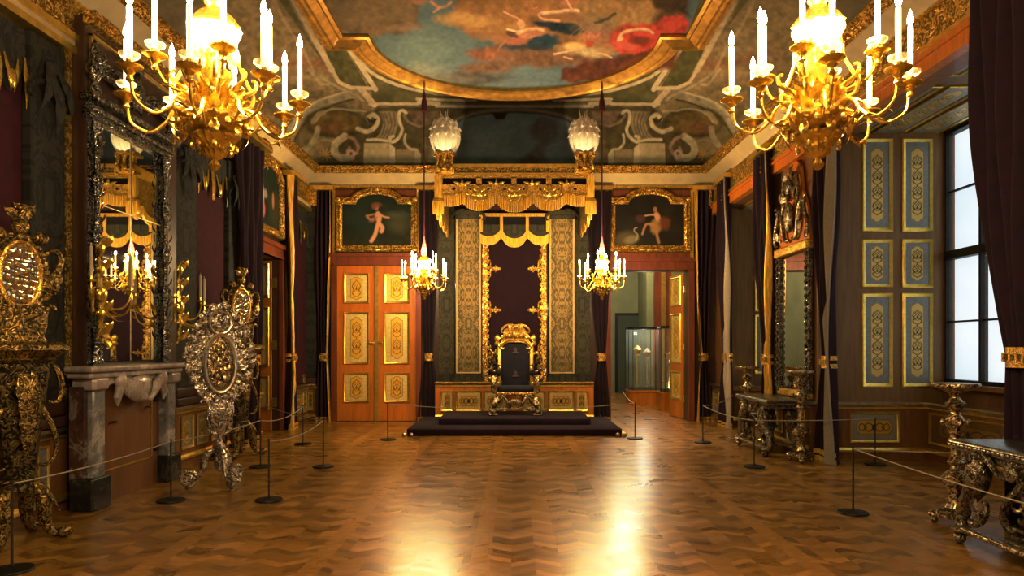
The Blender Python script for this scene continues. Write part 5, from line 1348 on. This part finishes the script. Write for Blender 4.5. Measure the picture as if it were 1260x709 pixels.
for k in range(3):
    a=-pi/2+k*2*pi/3+.12; d=V3(cos(a),sin(a),0); l=MB()
    l.curl(d*.04+Z*.42,d*.30+Z*.12,d.cross(Z),[.02,.04,.04,.03,.02],'S',k1=6,n=28,ns=8); n_=d.cross(Z)
    for rr,th in ((.085,.02),(.045,.018)): l.tube([d*.32+Z*.11+d*(rr*cos(q))+Z*(rr*sin(q)) for q in np.linspace(0,2*pi,21)[:-1]],th,7,closed=True)
    for q in range(8): l.tube([d*.32+Z*.11,d*.32+Z*.11+d*(.08*cos(q*pi/4))+Z*(.08*sin(q*pi/4))],.008,5)
    l.lathe([(.0,0),(.04,0),(.045,.015),(.02,.03),(.0,.035)],tuple(d*.32),10); l.leaf(d*.06+Z*.40,d*.26+Z*.22,.05,Z,.25)
    obj('foot',l,M['silver'],t)

# ------------------------------------------------------------------ right side: candle stands, silver tables, pier mirror
def candle_stand():
    t=thing('candle_stand','x','candle stand')
    obj('top_tray',MB().lathe([(.03,1.15),(.05,1.19),(.10,1.215),(.13,1.225),(.17,1.24),(.19,1.25),(.195,1.265),(.19,1.28),(.0,1.282)],n=32,wob=.02,nw=16),M['silver_gilt'],t)
    s=MB().lathe([(.06,.13),(.085,.16),(.06,.20),(.05,.28),(.07,.34),(.11,.40),(.12,.43),(.08,.47),(.045,.50),(.04,.54),(.07,.57),(.04,.60),(.035,.68),(.045,.74),(.06,.76),(.04,.79),(.05,.84),(.075,.89),(.085,.94),(.05,.99),(.035,1.02),(.06,1.06),(.085,1.10),(.05,1.13),(.03,1.16)],n=28,wob=.05,nw=10)
    for k in range(8):
        a=2*pi*k/8; d=V3(cos(a),sin(a),0); s.leaf(d*.05+Z*.34,d*.12+Z*.46,.03,d,-.1); s.leaf(d*.03+Z*.82,d*.08+Z*.96,.025,d,-.1); s.ell(d*.115+Z*.415,.02,.02,.02,6,5)
        if k%2: s.ell(d*.10+Z*.93,.022,.022,.03,6,5)
    obj('stem',s,M['silver_gilt'],t)
    b=MB(); tri=[]
    for k in range(6):
        a=2*pi*k/6; r=.20 if k%2==0 else .12; tri.append((r,a))
    b.loft([[(r*f*cos(a),r*f*sin(a),z) for r,a in tri] for f,z in ((1,.07),(1.05,.09),(1,.115),(.75,.13),(.5,.15))]); obj('base',b,M['silver_gilt'],t)
    for k in range(3):
        a=2*pi*k/3; d=V3(cos(a),sin(a),0); l=MB().ell(d*.165+Z*.035,.035,.035,.035,12,8); l.ell(d*.17+Z*.08,.045,.04,.025); l.leaf(d*.10+Z*.12,d*.21+Z*.08,.05,Z,.2); obj('ball_foot',l,M['silver_gilt'],t)
    return t
cs=candle_stand(); cs.location=(3.97,6.22,0); cs.rotation_euler=(0,0,.5); cs['label']='silver candle stand with round tray beside the near right silver table'; cs['group']='silver baluster candle stands'
dup(cs,(4.02,9.70,0),.2,'silver candle stand between the far table and the pale edged curtain')
dup(cs,(3.97,11.78,0),.9,'silver candle stand at the far end of the distant silver table')
def silver_table():
    t=thing('silver_table','x','table')
    tp=MB().rbox(-.72,.72,-.26,.26,.80,.84,.02); tp.rbox(-.69,.69,-.23,.23,.755,.80,.015)
    for k in range(28):
        x=-.70+.052*k
        for s in (-1,1): tp.ell((x,s*.26,.80),.02,.012,.018,6,5)
    obj('table_top',tp,M['table'],t)
    ap=MB().box(-.62,.62,-.22,.22,.70,.76)
    for s in (-1,1):
        for q in (-1,1):
            ap.curl((q*.04,s*.24,.66),(q*.40,s*.24,.74),Y,[.012,.025,.012],'S',flip=q,n=26); ap.ell((q*.5,s*.24,.70),.05,.025,.03)
        ap.ell((0,s*.25,.67),.07,.03,.06)
    obj('apron',ap,M['dark_silver'],t)
    for sx in (-1,1):
        for sy in (-1,1):
            l=MB(); n_=V3(sy*.25,-sx*1,0).cross(Z); n_=V3(0,1,0)
            l.curl((sx*.48,sy*.17,.72),(sx*.56,sy*.22,.10),Y+X*(.3*sx*sy),[.03,.06,.07,.055,.05,.04,.03],'S',k0=.9,k1=8,flip=sx,n=44,ns=10,flat=1.3)
            l.ell((sx*.42,sy*.17,.60),.08,.06,.10,12,8); l.leaf((sx*.50,sy*.20,.45),(sx*.36,sy*.21,.20),.06,V3(0,sy,0),.1); l.leaf((sx*.45,sy*.2,.68),(sx*.60,sy*.2,.50),.06,V3(0,sy,0),.1)
            l.curl((sx*.40,sy*.18,.38),(sx*.52,sy*.20,.22),Y,[.02,.04,.02],'C',flip=-sx,n=24)
            l.ell((sx*.60,sy*.24,.045),.05,.05,.045,12,8); l.ell((sx*.60,sy*.24,.11),.07,.06,.03,12,6)
            obj('leg',l,M['dark_silver'],t)
    s=MB().rbox(-.66,.66,-.26,-.18,.10,.14,.015); s.rbox(-.66,.66,.18,.26,.10,.14,.015); s.rbox(-.20,.20,-.18,.18,.10,.14,.015)
    obj('stretcher',s,M['silver_gilt'],t)
    c=MB().lathe([(.10,.13),(.13,.17),(.08,.22),(.06,.26),(.12,.34),(.14,.42),(.10,.50),(.06,.56),(.10,.62),(.13,.70)],n=16,wob=.1,nw=8)
    for k in range(6):
        a=k*pi/3; d=V3(cos(a),sin(a)*.8,0); c.leaf(d*.10+Z*.28,d*.20+Z*.46,.06,d,-.2); c.curl(d*.06+Z*.60,d*.22+Z*.40,d.cross(Z),[.015,.03,.015],'S',n=20)
    obj('centre_ornament',c,M['dark_silver'],t)
    return t
m,tt,N,L,B=nt('engraved_silver_top'); B.inputs['Metallic'].default_value=.9; B.inputs['Roughness'].default_value=.28; cc=objco(tt)
f_=noise(tt,cc,9,4,.6,2.5); L.new(ramp(tt,f_,[(.42,(.42,.40,.34)),(.5,(.12,.10,.07)),(.56,(.48,.46,.40))]),B.inputs['Base Color']); bump(tt,B,f_,.5,.01); M['table']=m
tb=silver_table(); tb.location=(3.88,5.05,0); tb.rotation_euler=(0,0,RW); tb['label']='ornate silver console table cut off by the right edge of the picture'; tb['group']='ornate silver console tables'
dup(tb,(3.92,10.74,0),RW,'distant ornate silver console table under the pier mirror, between two candle stands')
t=thing('pier_mirror','tall gilt framed pier mirror with a pierced silver crest on the window wall','mirror',(XR-.01,10.75,0),RW)
obj('mirror_glass',MB().box(-.50,.50,-.04,-.02,.95,3.02),M['mirror'],t)
for s in (-1,1):
    c=MB().rbox(s*.56-.06,s*.56+.06,-.09,-.0,.90,3.10,.02)
    for k in range(20): c.ell((s*.56,-.10,1.0+k*.105),.03,.02,.035,6,5)
    obj('frame_side',c,M['crystal'],t)
obj('frame_bar',MB().rbox(-.64,.64,-.12,0,3.06,3.20,.02),M['gold_fine'],t); obj('frame_bar',MB().rbox(-.62,.62,-.08,0,.84,.95,.02),M['gold_fine'],t)
c=MB().prism([(-.60,3.20),(-.52,3.70),(-.34,4.0),(-.28,4.35),(-.10,4.50),(.10,4.50),(.28,4.35),(.34,4.0),(.52,3.70),(.60,3.20)][::-1],(0,-.05,0),X,Z,Y,.04); obj('crest_backing',c,M['wood_orange'],t)
c=MB()
for s in (-1,1):
    c.curl((s*.08,-.10,3.30),(s*.52,-.10,3.75),Y,[.02,.045,.03],'S',flip=s,n=30,ns=8); c.curl((s*.42,-.10,3.72),(s*.10,-.10,4.25),Y,[.02,.04,.02],'S',flip=-s,n=30,ns=8)
    c.leaf((s*.1,-.1,3.9),(s*.36,-.12,4.05),.08,-Y,.2); c.leaf((s*.05,-.1,4.2),(s*.22,-.12,4.4),.08,-Y,.2); c.leaf((s*.35,-.1,3.3),(s*.56,-.12,3.5),.08,-Y,.2)
    c.curl((s*.55,-.10,3.25),(s*.62,-.10,3.85),Y,[.02,.035,.015],'S',flip=s,n=26)
c.ell((0,-.12,3.62),.13,.07,.24,16,10); c.ell((0,-.12,4.10),.10,.06,.14,14,8); c.ell((0,-.14,3.93),.05,.05,.06)
obj('crest',c,M['dark_silver'],t)

# ------------------------------------------------------------------ barrier posts and cords
PM={}
def post():
    t=thing('barrier_post','x','barrier post')
    obj('base',MB().lathe([(0,0),(.135,0),(.14,.008),(.135,.018),(.05,.026),(.02,.032),(.0,.033)],n=28),M['black'],t)
    obj('pole',MB().lathe([(0,.03),(.0095,.03),(.0095,.63),(.013,.632),(.013,.645),(.0,.65)],n=12),M['steel'],t)
    return t
M['steel']=simple('grey_steel',(.10,.09,.08),.35,.8,.1,20)
P0=post(); P0['group']='slim grey barrier posts'
PP={'G':(-3.60,4.95,'slim barrier post at the bottom left corner of the picture'),'E':(-3.58,7.20,'slim barrier post in front of the marble fireplace'),'A':(-2.57,7.23,'slim barrier post standing furthest forward on the open floor at left'),
 'B':(-2.56,9.25,'slim barrier post joined by a sagging rope to the forward left post'),'C':(-3.40,9.25,'slim barrier post just right of the silver screen'),'D':(-3.50,11.43,'slim barrier post before the side doorway on the left'),
 'K':(-2.20,12.0,'slim barrier post in front of the closed double door'),'L':(2.12,12.14,'slim barrier post at the right corner of the throne dais'),'M':(3.17,11.62,'slim barrier post before the far right corner curtains'),
 'N':(3.21,9.25,'slim barrier post in front of the distant silver table'),'O':(3.27,6.67,'slim barrier post alone on the open floor at right'),'P':(4.93,9.44,'slim barrier post inside the near window bay'),'R':(3.30,3.4,'slim barrier post nearest the camera at right')}
first=True
for k,(x,y,lb) in PP.items():
    if k=='R': continue
    if first: P0.location=(x,y,0); P0['label']=lb; first=False
    else: dup(P0,(x,y,0),0,lb)
def rope(a,b,sag,label,ea=None):
    p=V3(*(PP[a][:2] if isinstance(a,str) else a[:2]),.625 if isinstance(a,str) else a[2]); q=V3(*(PP[b][:2] if isinstance(b,str) else b[:2]),.625 if isinstance(b,str) else b[2])
    pts=[p.lerp(q,i/20)-Z*(sag*4*(i/20)*(1-i/20)) for i in range(21)]
    tag(obj('barrier_rope',MB().tube(pts,.0065,6),M['rope'],None),label,'rope','thin grey barrier rope between posts')
rope('A','B',.07,'thin sagging barrier rope between two posts on the open floor at left')
rope('C','D',.08,'thin barrier rope running from beside the silver screen to the side doorway')
rope('G','E',.03,'thin barrier rope crossing in front of the marble fireplace')
rope('E','C',.03,'thin barrier rope passing in front of the silver screen foot')
rope('B',(-4.40,12.0,.62),.03,'thin barrier rope running from the open floor to the left wall')
rope('K','L',.10,'long thin barrier rope across the front of the throne dais')
rope('L',(2.35,15.0,.66),.05,'thin barrier rope from the dais corner post to the doorway')
rope('M',(4.30,13.6,.66),.05,'thin barrier rope in front of the far right corner curtains')
rope('M','N',.04,'thin barrier rope along the front of the far silver table')
rope('N','P',.01,'thin taut barrier rope from the open floor into the near window bay')
rope('O',(4.34,6.42,.62),.01,'thin taut barrier rope from the lone right post to the window wall')
rope('O',(3.45,2.6,.62),.05,'thin barrier rope sloping past the near right table towards the camera')

# ------------------------------------------------------------------ display cases and staffs in the far room
def case(label,x,y,w_,d_,zb,zt):
    t=thing('display_case',label,'display case',(x,y,0))
    b=MB()
    def o(w_,d_,z): c=.25; return [(w_*p,d_*q,z) for p,q in ((-1+c,-1),(1-c,-1),(1,-1+c),(1,1-c),(1-c,1),(-1+c,1),(-1,1-c),(-1,-1+c))]
    b.loft([o(w_,d_,0),o(w_,d_,zb),o(w_+.02,d_+.02,zb+.01),o(w_+.02,d_+.02,zb+.05)]); obj('base',b,M['wood_orange'],t)
    obj('plinth',MB().loft([o(w_-.05,d_-.05,zb+.05),o(w_-.05,d_-.05,zb+.14)]),M['black'],t)
    g=MB().loft([o(w_,d_,zb+.05),o(w_,d_,zt)],caps=False); obj('glass_pane',g,M['case_glass'],t)
    e=MB(); O=o(w_,d_,0)
    for p in O: e.tube([(p[0],p[1],zb+.05),(p[0],p[1],zt)],.008,5)
    e.loft([o(w_+.01,d_+.01,zt),o(w_+.01,d_+.01,zt+.05)]); obj('metal_edge',e,M['black'],t)
    return t
case('octagonal glass display case seen through the open doorway',3.62,19.6,.42,.36,.36,2.12)
case('darker display case partly hidden by the open door leaf',4.05,17.75,.33,.3,.42,2.10)
def staff(label,x,y,z0,h,mat,tilt=0):
    s=MB().lathe([(0,0),(.05,0),(.05,.02),(.015,.04)]+[(.022+.012*(k%2),.04+(h-.35)*k/14) for k in range(15)]+[(.07,h-.30),(.04,h-.26),(.11,h-.18),(.12,h-.12),(.06,h-.06),(.03,h-.02),(.0,h)],n=14,wob=.08,nw=7)
    for k in range(4):
        a=k*pi/2+.4; d=V3(cos(a),sin(a),0); s.leaf(d*.03+Z*(h-.26),d*.18+Z*(h-.12),.06,d,-.2)
    t=obj('ceremonial_staff',s,M[mat],None,(x,y,z0)); tag(t,label,'staff','staffs in the far glass case')
M['staff_gold']=simple('lit_gold',(1,.72,.28),.25,.8,.1,20); M['staff_silver']=simple('lit_silver',(.9,.85,.72),.25,.8,.1,20)
staff('gold ceremonial staff upright in the octagonal glass case',3.48,19.55,.50,1.18,'staff_gold')
staff('silver ceremonial staff with winged head in the octagonal glass case',3.76,19.55,.50,1.10,'staff_silver')
tag(obj('ceremonial_statuette',MB().lathe([(0,0),(.10,0),(.08,.1),(.03,.2),(.06,.35),(.03,.5),(.07,.62),(.05,.74),(.09,.8),(.14,.88),(.02,.9),(.0,1.0)],n=14,wob=.1,nw=5),M['staff_silver'],None,(3.98,17.75,.56)),'tall silver vessel gleaming inside the darker display case','vessel')
# ------------------------------------------------------------------ light
def plight(loc,p,col=(1,.79,.43),r=.035):
    l=bpy.data.lights.new('lamp','POINT'); l.energy=p; l.color=col; l.shadow_soft_size=r
    o=bpy.data.objects.new('lamp',l); COL.objects.link(o); o.location=loc; return o
for (x,y,z),p in CHL:
    plight((x,y,z),p)
for x in (-1.5,1.5): plight((x,-1,3.3),95,(1,.77,.44),.25)  # unseen fill lights added behind the camera, no chandelier hangs there
plight((3.4,21.5,4.6),160,(1,.9,.6),.2)
plight((3.3,17.2,4.6),170,(1,.86,.55),.2)
plight((3.62,19.3,2.05),22,(1,.95,.8),.05)
wd=bpy.data.worlds.new('world'); SC.world=wd; wd.use_nodes=True; wd.node_tree.nodes['Background'].inputs[0].default_value=(.6,.75,1,1); wd.node_tree.nodes['Background'].inputs[1].default_value=.6
SC.view_settings.view_transform='Standard'; SC.view_settings.look='None'; SC.view_settings.exposure=.45; SC.view_settings.gamma=1
SC.view_settings.use_curve_mapping=True
cm=SC.view_settings.curve_mapping.curves[3]
cm.points.new(.18,.135); cm.points.new(.55,.62)
SC.view_settings.curve_mapping.update()
SC.cycles.max_bounces=7; SC.cycles.diffuse_bounces=3; SC.cycles.glossy_bounces=4; SC.cycles.transmission_bounces=4; SC.cycles.transparent_max_bounces=8
SC.cycles.use_denoising=True; SC.cycles.sample_clamp_indirect=4; SC.cycles.caustics_reflective=False; SC.cycles.caustics_refractive=False
